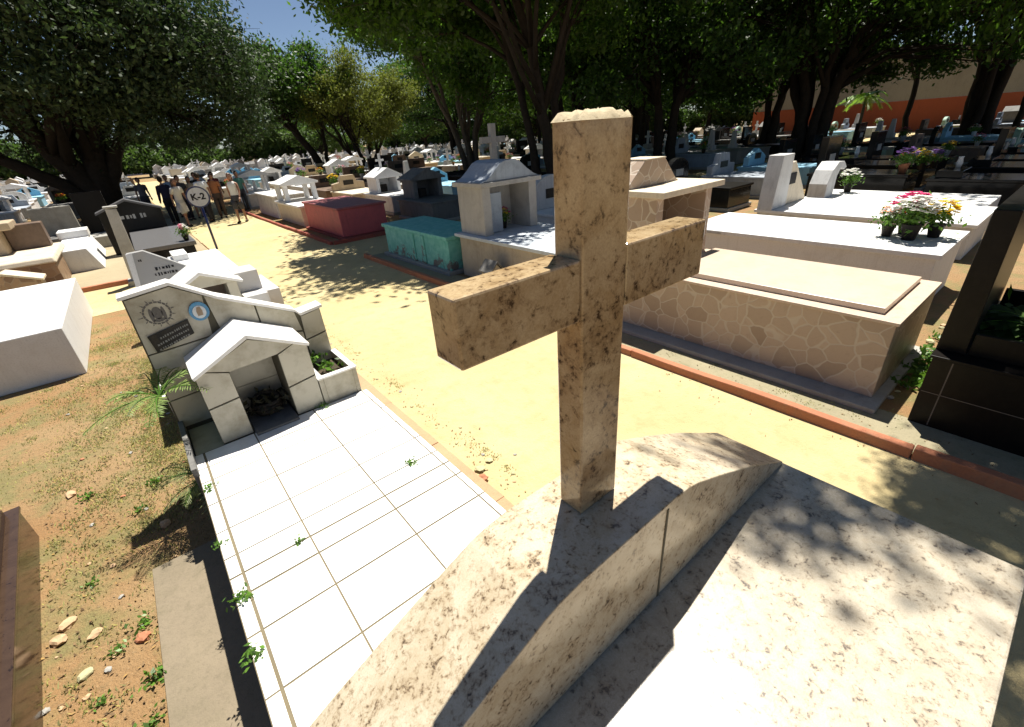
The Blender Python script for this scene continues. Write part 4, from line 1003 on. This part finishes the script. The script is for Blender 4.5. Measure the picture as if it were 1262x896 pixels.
def fan_tree(label, loc, n, h, spread, base, r0, cr, crr, seed, mat='leaf_mid', nl=52000, leaf=.24):
    rr = random.Random(seed); tr = []
    for i in range(n):
        a_ = 2 * math.pi * i / n + rr.uniform(-.3, .3); e = rr.uniform(.5, 1.1)
        tr.append(([(base * math.cos(a_), base * math.sin(a_), 0), (base * 1.2 * math.cos(a_), base * 1.2 * math.sin(a_), h * .28), (spread * .55 * e * math.cos(a_), spread * .55 * e * math.sin(a_), h * .65), (spread * e * math.cos(a_), spread * e * math.sin(a_), h)], r0 * rr.uniform(.7, 1.1), r0 * .35))
    return tree('broadleaf_tree', label, loc, tr, blobs_around(26, (0, 0, h * .95), (cr, cr, crr * 1.3), 2.2, seed, .6) + [(cr * .8 * math.cos(q * .9 + seed), cr * .8 * math.sin(q * .9 + seed), h * (.50 + .07 * (q % 3)), 1.7, 1.7, 1.1) for q in range(7)], nl, leaf, mat, 'bark', seed)
f1 = fan_tree('thick many-stemmed tree in front of the orange wall, its trunks fanning out', (29, 10.4, 0), 9, 8.5, 3.6, .55, .36, 6.5, 1.8, 31)
f2 = fan_tree('dark tree of slender trunks right of the cross, left of the many-stemmed tree', (22.5, 14.8, 0), 4, 8, 2.4, .35, .26, 6, 1.7, 32)
f3 = fan_tree('dark tree with three trunks behind the cross', (21.5, 20.5, 0), 3, 8.5, 2.2, .4, .25, 6, 1.9, 33, 'leaf_green')
def again(src, label, loc, rot, s=1.0):
    c = copy_tree(src); c.location = loc; c.rotation_euler = (0, 0, rot); c.scale = s if isinstance(s, tuple) else (s, s, s); c['label'] = label; return c
again(f2, 'shaded tree with forked trunks between the many-stemmed tree and the wall', (36, 15.5, 0), 1.2, 1.05)
again(f3, 'shaded tree further back behind the right arm of the cross', (33, 24, 0), 2.2, 1.1)
again(f2, 'tall dark tree in front of the beige wall at the right edge', (37, 5.0, 0), 3.2, (1, 1, 1.45))
again(f1, 'broad dark tree far behind the top of the cross', (44, 32, 0), .7, 1.0)
again(f3, 'far green tree between the bright stemmed tree and the cross', (34, 36, 0), 4.0, 1.0)
again(f2, 'far slim tree left of the cross top, beyond the bright stemmed tree', (30, 46, 0), 5.0, 1.0)
again(f3, 'shaded tree above the black granite rows at the right', (24, .2, 0), 5.3, (1, 1, 1.4))
def lean_tree(label, loc, dx, seed, h=8):
    return tree('slim_tree', label, loc, [([(0, 0, 0), (dx * .25, 0, h * .35), (dx * .6, .2, h * .7), (dx, .3, h)], .2, .1)], blobs_around(10, (dx, .3, h * 1.02), (3.2, 3.2, 1.3), 1.5, seed, .7), 13000, .26, 'leaf_mid', 'bark', seed)
lean_tree('slim leaning tree in front of the orange and beige wall, left of the pair', (45, 9.9, 0), -1.0, 41)
lean_tree('slim leaning tree in front of the orange and beige wall, right of the pair', (46, 7.0, 0), -1.3, 42)
lean_tree('thin tree trunk against the wall at the right edge of the photo', (45, 4.2, 0), -1.0, 43)

# bright little palm in front of the wall
pm = thing('palm_tree', 'bright yellow green young palm in front of the orange wall', 'tree', (43, 12.2, 0))
MB().tube([(0, 0, 0), (.1, 0, 1.6), (.05, 0, 2.9)], [.14, .1, .08], 8).build('trunk', MT['bark2'], pm, smooth=True)
vs = []; rr = random.Random(8)
for k_ in range(12):
    az = 2 * math.pi * k_ / 12; L = 2.0 * rr.uniform(.8, 1.1); el = rr.uniform(.2, .9)
    for i in range(2, 26):
        t_ = i / 26; p = Vector((L * t_ * math.cos(el) * math.cos(az), L * t_ * math.cos(el) * math.sin(az), 2.9 + L * t_ * math.sin(el) - 1.4 * t_ * t_))
        d = Vector((math.cos(az), math.sin(az), math.sin(el) - 1.4 * t_)).normalized(); sd = d.cross(Vector((0, 0, 1))).normalized()
        for s in (-1, 1):
            e_ = (sd * s + d * .8 + Vector((0, 0, -.4))).normalized(); l_ = .55 * (1.1 - abs(t_ - .4)); wv = d * .03
            vs += [tuple(p - wv), tuple(p + e_ * l_ * .5 - wv), tuple(p + e_ * l_), tuple(p + wv * 2)]
quads_mesh('crown', np.array(vs), MT['leaf_palm'], pm)

# far trees along the cemetery's edge: one model, copied
fb = tree('distant_tree', 'round green tree far away on the left skyline', (-30, 84, 0), [([(0, 0, 0), (.1, 0, 2), (0, 0, 4.5)], .3, .12)], blobs_around(12, (0, 0, 4.6), (3.4, 3.4, 2.6), 1.9, 51, .8), 9000, .42, 'leaf_far', 'bark', 51, 'far trees along the skyline')
rr = random.Random(99)
for (x, y, s) in [(-22, 88, .9), (-14, 86, .7), (-8, 92, .8), (-2, 90, .6), (5, 96, .8), (12, 98, .9), (20, 96, 1.0), (28, 92, 1.2), (36, 88, 1.1), (42, 84, 1.2), (49, 80, 1.2), (56, 74, 1.3), (62, 66, 1.3), (66, 58, 1.3), (70, 50, 1.4), (72, 40, 1.4), (76, 34, 1.5), (78, 26, 1.5), (24, 70, .9), (36, 62, 1.0), (46, 52, 1.1), (40, 44, .8)]:
    c = copy_tree(fb); c.location = (x + rr.uniform(-1, 1), y + rr.uniform(-1, 1), 0); c.rotation_euler = (0, 0, rr.uniform(0, 6)); c.scale = (s, s, s * rr.uniform(.9, 1.1))
    c['label'] = 'round green tree far away on the left skyline' if x < 15 else 'green tree of the far belt behind the shaded trees'
    if x >= 15: c['group'] = 'far trees of the belt behind the cemetery'

bush = tree('distant_bush', 'dense green bush of the far hedge row in front of the pale wall', (10, 94, 0), [([(0, 0, 0), (.1, 0, 1), (0, 0, 2)], .15, .06)], blobs_around(9, (0, 0, 2.0), (2.4, 1.8, 1.2), 1.5, 61, .8), 5200, .40, 'leaf_far', 'bark', 61, 'bushes of the far hedge row', 'bush')
rr = random.Random(123)
arc_ = [(-30 + 3.9 * i, 96 - .04 * i) for i in range(18)] + [(42 + 3.1 * i, 92 - 3.6 * i) for i in range(11)] + [(74 + .5 * i, 50 - 3.4 * i) for i in range(8)]
for (x, y) in arc_:
    c = copy_tree(bush); s = rr.uniform(.9, 1.5); c.location = (x + rr.uniform(-.8, .8), y + rr.uniform(-1.5, 1.5), 0); c.rotation_euler = (0, 0, rr.uniform(0, 6)); c.scale = (s, s, s * rr.uniform(.9, 1.3))

# ------------------------------------------------------------------ walls at the back
WL = thing('perimeter_wall', 'long wall painted orange below and dull beige above, behind the trees at the right', 'wall', (56, 15, 0))
MB().box(56, 56.3, -12, 26, 0, 2.5).build('orange_base', MT['orange'], WL, world=True)
MB().box(56.05, 56.35, -12, 26, 2.503, 5.9).build('upper_wall', MT['beige'], WL, world=True)
MB().box(55.7, 62, -12, 26.3, 5.903, 6.15).build('eaves', MT['roof'], WL, world=True)
FW = thing('perimeter_wall', 'long pale low wall far behind the tombs, seen between the tree trunks', 'wall', (40, 70, 0))
def strip(a, b, h, th):
    d = Vector((b[0] - a[0], b[1] - a[1], 0)).normalized(); n_ = Vector((-d.y, d.x, 0)) * th
    A, Bv = Vector((*a, 0)), Vector((*b, 0))
    return MB().prism([(A.x, A.y), (Bv.x, Bv.y), (Bv.x + n_.x, Bv.y + n_.y), (A.x + n_.x, A.y + n_.y)], 0, h, 'z')
fwm = strip((9, 103), (40, 100), 1.8, .3)
for a_, b_ in (((40, 100), (64, 72)), ((64, 72), (80, 40))):
    q = strip(a_, b_, 1.8, .3); fwm.add(q.v, q.f)
fwm.build('wall', MT['farwhite'], FW, world=True)
for i, (x, y, wd, h) in enumerate([(-12, 112, 9, 4.2), (6, 118, 12, 4.5), (56, 100, 12, 4)]):
    hs_ = thing('low_house', ['low grey roofed shed beyond the far wall on the left', 'long low pale house beyond the far wall in the middle', 'low pale house hidden behind the tree belt'][i], 'house', (x, y, 0))
    wl_ = MB().box(-wd / 2, wd / 2, -3, 3, 0, h * .62).build('wall', MT['farwhite'], hs_)
    MB().prism([(-3.4, h * .625), (3.4, h * .625), (0, h)], -wd / 2 - .4, wd / 2 + .4, 'x').build('roof', MT['roof'], hs_)
    for q in range(3): MB().box(-wd / 2 + 1 + q * wd / 3, -wd / 2 + 2.2 + q * wd / 3, -3.02, -3.003, .9, 2.0).build('window', MT['darkconcrete'], wl_)

# ------------------------------------------------------------------ the crowd of tombs behind
def flower_pot(label, loc, cols, seed, s=1.0, pot='pot', group=None, n_f=26):
    root = thing('flower_pot', label, 'potted flowers', loc, 0, group)
    rg_ = np.random.default_rng(seed)
    MB().lathe([(.055 * s, 0), (.085 * s, .15 * s), (.09 * s, .155 * s), (.08 * s, .16 * s)], n=12).build('pot', MT[pot], root, smooth=True)
    c = rg_.normal(0, 1, (300, 3)) * np.array([.085, .085, .055]) * s + np.array([0, 0, .235 * s])
    quads_mesh('leaves', leaf_quads(c, .055 * s * rg_.uniform(.6, 1.3, 300), rg_, .5, .4), MT['leaf_plant'], root)
    for ci, cn in enumerate(cols):
        v = []
        for q in range(int(1.8 * n_f) // len(cols)):
            d = rg_.normal(0, 1, 3); d[2] = abs(d[2]) + .15; d /= np.linalg.norm(d)
            if len(cols) > 1: d[0] = abs(d[0]) * (1 if ci % 2 else -1) * (.4 + ci * .3)
            p = np.array([0, 0, .27 * s]) + d * np.array([.175, .175, .15]) * s * rg_.uniform(.85, 1.08)
            for k_ in range(7):
                a_ = k_ / 7 * 6.283; e = np.array([math.cos(a_), math.sin(a_), .35]); f_ = np.array([-math.sin(a_), math.cos(a_), 0])
                r_ = .036 * s
                v += [p, p + e * r_ * .6 - f_ * r_ * .35, p + e * r_, p + e * r_ * .6 + f_ * r_ * .35]
        quads_mesh('blossoms', np.array(v), MT[cn], root)
    return root
# the pots on the white slab
fp = flower_pot('big pot of white flowers standing on the white slab tomb', (7.86, 1.34, .766), ['f_white'], 1, 1.3, n_f=60)
fp2 = flower_pot('smaller pot of pale flowers left of the big white flowers on the white slab', (7.95, 1.60, .766), ['f_white', 'f_orange'], 2, .95, n_f=36)
flower_pot('pot of yellow flowers at the right of the white flowers on the white slab', (8.17, 1.14, .766), ['f_yellow'], 3, 1.12, n_f=44)
flower_pot('pot of magenta flowers behind the white flowers on the white slab', (8.22, 1.46, .766), ['f_magenta'], 4, 1.28, n_f=50)
flower_pot('pink and white flower bunch at the corner of the black granite tomb by the path', (.85, 13.7, .602), ['f_pink', 'f_white'], 5, .9, n_f=30)
flower_pot('yellow flower bunch inside the bell shaped grey niche', (5.35, 6.85, .802), ['f_yellow', 'f_magenta'], 6, .9)
flower_pot('white flowers in a dark vase beside the hooked white headstone', (14.5, 4.0, .43), ['f_white'], 7, 1.3)

def tomb_model(kind, name, cat, body, lid, head, seed, wd=1.4, L=2.4, h=.6, hh=1.25, extra=None):
    root = thing(name, 'tomb', cat, (0, 0, 0)); rr = random.Random(seed); a = wd / 2
    if kind == 'grave':
        MB().box(-a, a, 0, .12, 0, .25).box(-a, a, L - .12, L, 0, .25).box(-a, -a + .12, .1205, L - .1205, 0, .248).box(a - .12, a, .1205, L - .1205, 0, .248).build('frame', MT[body], root, .01)
        MB().box(-a + .125, a - .125, .125, L - .125, 0, .16).build('soil', MT['dirt'], root)
        c_ = MB().box(-.05, .05, L - .35, L - .27, .16, 1.15).build('cross', MT[head], root, .006)
        MB().box(-.26, .26, L - .345, L - .275, .80, .90).build('arm', MT[head], c_, .006)
        return root
    MB().box(-a - .06, a + .06, -.06, L + .06, 0, .10).build('plinth', MT['concrete'], root, .01)
    MB().box(-a, a, 0, L, .101, h).build('body', MT[body], root, .012)
    MB().box(-a - .04, a + .04, -.04, L + .04, h + .002, h + .065).build('lid', MT[lid], root, .01)
    z = h + .067
    if kind in ('head', 'arch', 'gable', 'step'):
        if kind == 'head': p = [(-a * .85, z), (a * .85, z), (a * .85, hh), (-a * .85, hh)]
        elif kind == 'arch': p = [(a * .8, z)] + [(a * .8 * math.cos(t_), hh - .3 + .32 * math.sin(t_)) for t_ in [math.pi * q / 12 for q in range(13)]] + [(-a * .8, z)]
        elif kind == 'gable': p = [(-a * .9, z), (a * .9, z), (a * .9, hh - .25), (0, hh + .05), (-a * .9, hh - .25)]
        else: p = [(-a, z), (a, z), (a, z + .3), (a * .55, z + .35), (a * .4, hh), (-a * .4, hh), (-a * .55, z + .35), (-a, z + .3)]
        hd2 = MB().prism(p, L - .32, L - .12).build('headstone', MT[head], root, .012)
        MB().box(-.22, .22, L - .335, L - .321, z + .22, z + .42).build('plaque', MT['plaque' if head not in ('black', 'brownblack') else 'silver'], hd2)
        if extra == 'cross':
            c_ = MB().box(-.045, .045, L - .26, L - .18, hh - .02, hh + .55).build('cross', MT[head], hd2, .005)
            MB().box(-.19, .19, L - .255, L - .185, hh + .28, hh + .36).build('arm', MT[head], hd2, .005)
    if kind == 'niche':
        n_ = MB().box(-a * .75, -a * .55, L - .95, L - .1, z, hh).box(a * .55, a * .75, L - .95, L - .1, z, hh).box(-a * .549, a * .549, L - .22, L - .1, z, hh).build('niche', MT[head], root, .01)
        MB().prism([(-a * .9, hh + .002), (a * .9, hh + .002), (a * .9, hh + .06), (0, hh + .36), (-a * .9, hh + .06)], L - 1.05, L - .02).build('niche_roof', MT[lid], n_, .01)
        MB().box(-a * .2, a * .2, L - .5, L - .4, z, z + .28).build('vase', MT['pot'], n_, .02)
        if extra == 'cross':
            c_ = MB().box(-.04, .04, L - .55, L - .47, hh + .30, hh + .85).build('cross', MT[head], n_, .005)
            MB().box(-.17, .17, L - .545, L - .475, hh + .58, hh + .65).build('arm', MT[head], n_, .005)
    if kind == 'cross':
        pd = MB().box(-.28, .28, L - .6, L - .1, z, z + .30, .04, .04).build('pedestal', MT[body], root, .01)
        c_ = MB().box(-.065, .065, L - .41, L - .29, z + .301, hh + .45).build('cross', MT[head], root, .006)
        MB().box(-.30, .30, L - .405, L - .295, hh + .05, hh + .17).build('arm', MT[head], c_, .006)
    if kind == 'canopy':
        for sx in (-1, 1):
            for yy in (L - .95, L - .2): MB().box(sx * a * .7 - .06, sx * a * .7 + .06, yy, yy + .12, z, hh).build('pillar', MT[head], root, .01)
        MB().prism([(-a * .92, hh + .002), (a * .92, hh + .002), (a * .92, hh + .08), (0, hh + .3), (-a * .92, hh + .08)], L - 1.05, L + .02).build('canopy', MT[lid], root, .01)
        st2 = MB().lathe([(.10, 0), (.09, .1), (.06, .35), (.07, .42), (.03, .5)], (0, L - .5, z), 10).build('urn', MT['whitepot'], root, smooth=True)
    if kind == 'obelisk':
        MB().box(-.22, .22, L - .55, L - .11, z, z + .25).build('pedestal', MT[head], root, .01)
        MB().box(-.15, .15, L - .48, L - .18, z + .251, hh + .4, .06, .06).build('obelisk', MT[head], root, .01)
    if kind == 'flat':
        MB().box(-a * .8, a * .8, L - .6, L - .1, z, z + .16).build('head_block', MT[head], root, .012)
        MB().lathe([(.05, 0), (.07, .1), (.045, .22), (.06, .25)], (a * .5, L - .35, z + .161), 10).build('vase', MT['whitepot'], root, smooth=True)
    return root

MODELS = []   # (root, words, zones)
def model(words, zones, *a_, **k_):
    MODELS.append([tomb_model(*a_, **k_), words, zones, 0])
model('white tomb with a small gabled niche', 'sm', 'niche', 'niche_tomb', 'tomb', 'white', 'white', 'white', 1, hh=1.25)
model('white tomb with a gabled niche under a little cross', 'sm', 'niche', 'niche_tomb', 'tomb', 'greywhite', 'white', 'white', 2, hh=1.2, extra='cross')
model('white tomb with an arched headstone', 'sm', 'arch', 'headstone_tomb', 'tomb', 'white', 'white', 'greywhite', 3, hh=1.35)
model('cream tomb with a gabled headstone', 'sm', 'gable', 'headstone_tomb', 'tomb', 'cream', 'cream', 'cream', 4, hh=1.4)
model('grey tomb with a standing cross', 'smd', 'cross', 'cross_tomb', 'tomb', 'concrete', 'greywhite', 'greywhite', 5, hh=1.3)
model('white slab tomb with a low head block and vase', 'sm', 'flat', 'slab_tomb', 'tomb', 'white', 'white', 'white', 6)
model('white pillared canopy tomb', 'sm', 'canopy', 'canopy_tomb', 'tomb', 'greywhite', 'white', 'white', 7, hh=1.35)
model('brown granite tomb with a square headstone', 'smd', 'head', 'granite_tomb', 'tomb', 'brown', 'brown', 'brown', 8, hh=1.25)
model('black granite tomb with a tall headstone', 'smd', 'head', 'granite_tomb', 'tomb', 'black', 'black', 'black', 9, hh=1.5)
model('black granite tomb with an arched headstone', 'd', 'arch', 'granite_tomb', 'tomb', 'black', 'brownblack', 'black', 10, hh=1.4)
model('blue grey tomb with a stepped headstone', 'md', 'step', 'headstone_tomb', 'tomb', 'bluegrey', 'bluegrey', 'bluegrey', 11, hh=1.35)
model('dark concrete tomb with a gabled niche', 'md', 'niche', 'niche_tomb', 'tomb', 'darkconcrete', 'darkconcrete', 'darkconcrete', 12, hh=1.25)
model('tan stone tomb with a stepped headstone', 'sm', 'step', 'headstone_tomb', 'tomb', 'tan', 'cream', 'tan', 13, hh=1.3)
model('earth grave in a low frame with a white cross', 'sm', 'grave', 'frame_grave', 'grave', 'white', 'white', 'white', 14)
model('pale blue tomb with a gabled headstone', 'smd', 'gable', 'headstone_tomb', 'tomb', 'skyblue', 'skyblue', 'skyblue', 15, hh=1.2)
model('grey concrete tomb with an obelisk', 'smd', 'obelisk', 'obelisk_tomb', 'tomb', 'concrete', 'concrete', 'greywhite', 16, hh=1.3)
model('pale green tomb with an arched headstone', 'md', 'arch', 'headstone_tomb', 'tomb', 'green', 'concrete', 'green', 17, hh=1.25)
model('black granite slab tomb with a low head block', 'd', 'flat', 'slab_tomb', 'tomb', 'black', 'black', 'black', 18)
model('white headstone tomb topped by a cross', 'sm', 'step', 'headstone_tomb', 'tomb', 'white', 'greywhite', 'white', 19, hh=1.2, extra='cross')

blocked = [(4.2, 6.3, -4, 23.5), (7.0, 9, .5, 4.4), (10, 12.5, .6, 4.7), (13, 15.2, 1, 4.8), (-5, 1.4, -5, 23.2), (-5, 1.6, -6, 10)]
treespots = [(-.9, 29, 1.6), (12, 12.3, .9), (17.5, 25.5, .9), (17.8, 42, 1), (14.8, 44, 1), (29, 10.4, 1.4), (22.5, 14.8, .9), (21.5, 20.5, .9), (36, 15.5, .9), (33, 24, .9), (37, 5.4, .9), (44, 32, 1.2), (34, 36, .8), (30, 46, .8), (24.5, 5, .9), (43, 12.2, .5), (45, 9.9, .5), (46, 7, .5), (45, 4.2, .5), (24, 70, 1), (36, 62, 1), (46, 52, 1), (40, 44, 1)]
slots = []
rr = random.Random(2024)
x = 4.5
cols = []
for c_ in range(19): cols.append(5.22 + 2.75 * c_)
lcols = [.45 - 2.75 * c_ for c_ in range(13)]
for cx in cols + lcols:
    for j in range(-1, 34):
        for blk in (0,):
            y0 = (-2.9 + 3.05 * j) if j < 4 else (12.85 + 3.05 * (j - 4))
            if j >= 10: y0 += 1.6
            if j >= 18: y0 += 1.6
            y0 += rr.uniform(-.12, .12); xx = cx + rr.uniform(-.1, .1)
            slots.append((xx, y0))
def shade_zone(x_, y_):
    if x_ > 15.5 and y_ < 22 + .0 * x_: return 'd'
    if y_ > 22 and x_ < 6: return 'm'
    if x_ > 6 and y_ > 4 and y_ < 20: return 'm' if x_ < 9 else 'd'
    if x_ > 26 and y_ < 34: return 'd'
    return 's'
cand = []
for xx, y0 in slots:
    if any(a0 < xx < a1 and b0 - 2.4 < y0 < b1 for a0, a1, b0, b1 in blocked): continue
    if 1.3 < xx + .75 and xx - .75 < 4.0 and True: continue
    if any(abs(xx - tx) < .75 + r_ and y0 - r_ < ty < y0 + 2.4 + r_ for tx, ty, r_ in treespots): continue
    if xx > 54: continue
    ps = [project((xx + sx, y0 + sy, z)) for sx in (-.7, .7) for sy in (0, 2.4) for z in (0, 1.4)]
    if not any(p and -25 < p[0] < 1285 and -20 < p[1] < 900 for p in ps): continue
    dist = math.hypot(xx, y0)
    cand.append((dist, xx, y0))
cand.sort()
near, far = [c for c in cand if c[0] < 58], [c for c in cand if 58 <= c[0] < 96]
cyc = {}
place = {'s': 'in the sun', 'm': 'half in shade', 'd': 'under trees'}
pots = []
for dist, xx, y0 in near:
    if rr.random() < .05: continue
    z_ = shade_zone(xx, y0)
    if 16 < xx < 26 and y0 < 4.5: opts = [m_ for m_ in MODELS if m_[1].startswith('black granite slab') or m_[1].startswith('black granite tomb with a tall')]
    else: opts = [m_ for m_ in MODELS if z_ in m_[2]]
    m_ = rr.choice(opts)
    root = m_[0] if m_[3] == 0 else copy_tree(m_[0])
    m_[3] += 1
    s = rr.uniform(.9, 1.12)
    root.location = (xx, y0, -.005); root.scale = (rr.uniform(.85, 1.12), rr.uniform(.92, 1.04), s)
    side = 'far left' if xx < 1.3 else ('kerb side' if xx < 6.3 else ('inner rows' if xx < 16 else 'back rows'))
    dd = 'nearer' if dist < 20 else ('middling' if dist < 38 else 'distant')
    root['label'] = f"{dd} {m_[1]} {place[z_]}, {side}"
    root['group'] = f"{dd} {m_[1]}s {place[z_]}, {side}"
    if rr.random() < .34: pots.append((xx + rr.uniform(-.4, .4), y0 + rr.uniform(.2, 1.2), .66 * s + .005, dd, z_, side, m_[1]))
for m_ in MODELS:
    if m_[3] == 0:
        for ch in list(m_[0].children_recursive): bpy.data.objects.remove(ch)
        bpy.data.objects.remove(m_[0])
FP = []
for cols_, nm_ in ((['f_white'], 'white'), (['f_yellow'], 'yellow'), (['f_pink'], 'pink'), (['f_red'], 'red'), (['f_orange'], 'orange'), (['f_purple'], 'purple'), (['f_white', 'f_pink'], 'white and pink'), (['f_yellow', 'f_red'], 'yellow and red')):
    FP.append([cols_, nm_, None])
for i, (x_, y_, z, dd, z_, side, wd_) in enumerate(pots):
    e = FP[rr.randrange(len(FP))]
    lab = f"{dd} pot of {e[1]} flowers {place[z_]}, {side}"
    if e[2] is None:
        e[2] = flower_pot(lab, (x_, y_, z), e[0], 60 + i, 1.1, rr.choice(['pot', 'whitepot', 'clay'])); o = e[2]
    else: o = copy_tree(e[2])
    if wd_.startswith('earth'): z = .155
    o.location = (x_, y_, z); s = rr.uniform(.9, 1.6); o.scale = (s, s, s); o.rotation_euler = (0, 0, rr.uniform(0, 6)); o['label'] = lab; o['group'] = f"{dd} pots of {e[1]} flowers {place[z_]}, {side}"
# a heap of flowers on the black granite at the right
for i, (x_, y_, c_, nm_) in enumerate([(17.4, 3.6, ['f_orange'], 'orange'), (17.9, 3.3, ['f_white'], 'white'), (18.3, 3.1, ['f_purple'], 'purple'), (18.5, 3.5, ['f_yellow'], 'yellow'), (17.6, 3.2, ['f_yellow'], 'yellow green')]):
    flower_pot(f'{nm_} flowers in the heap of bouquets on the black granite tomb at the right', (x_, y_, .66), c_, 400 + i, 1.15, n_f=30)

# the farthest tombs read as one mass
fm = MB(); rr = random.Random(31)
for dist, xx, y0 in far:
    for q in range(1):
        hb = rr.uniform(.45, .7); a = rr.uniform(.55, .75)
        fm.box(xx - a, xx + a, y0, y0 + 2.3, 0, hb)
        k_ = rr.random(); hh = rr.uniform(1.0, 1.5)
        if k_ < .4: fm.box(xx - a * .7, xx + a * .7, y0 + 1.9, y0 + 2.15, hb + .002, hh)
        elif k_ < .7: fm.prism([(xx - a * .7, hb + .002), (xx + a * .7, hb + .002), (xx + a * .7, hh), (xx, hh + .3), (xx - a * .7, hh)], y0 + 1.4, y0 + 2.2)
        else: fm.box(xx - .07, xx + .07, y0 + 2, y0 + 2.14, hb + .002, hh + .5).box(xx - .28, xx + .28, y0 + 2.005, y0 + 2.135, hh + .1, hh + .22)
t = NT('mixed pale and dark stone', .75)
g_ = t.n('ShaderNodeNewGeometry')
t.col(t.ramp(g_.outputs['Random Per Island'], [(0, (.70, .70, .69)), (.4, (.60, .58, .54)), (.6, (.35, .33, .30)), (.78, (.13, .12, .11)), (.9, (.45, .37, .26))], 'CONSTANT'))
tag(fm.build('distant_tombs', t.m), 'mass of far pale tombs at the back of the cemetery', 'tombs', None, 'stuff')
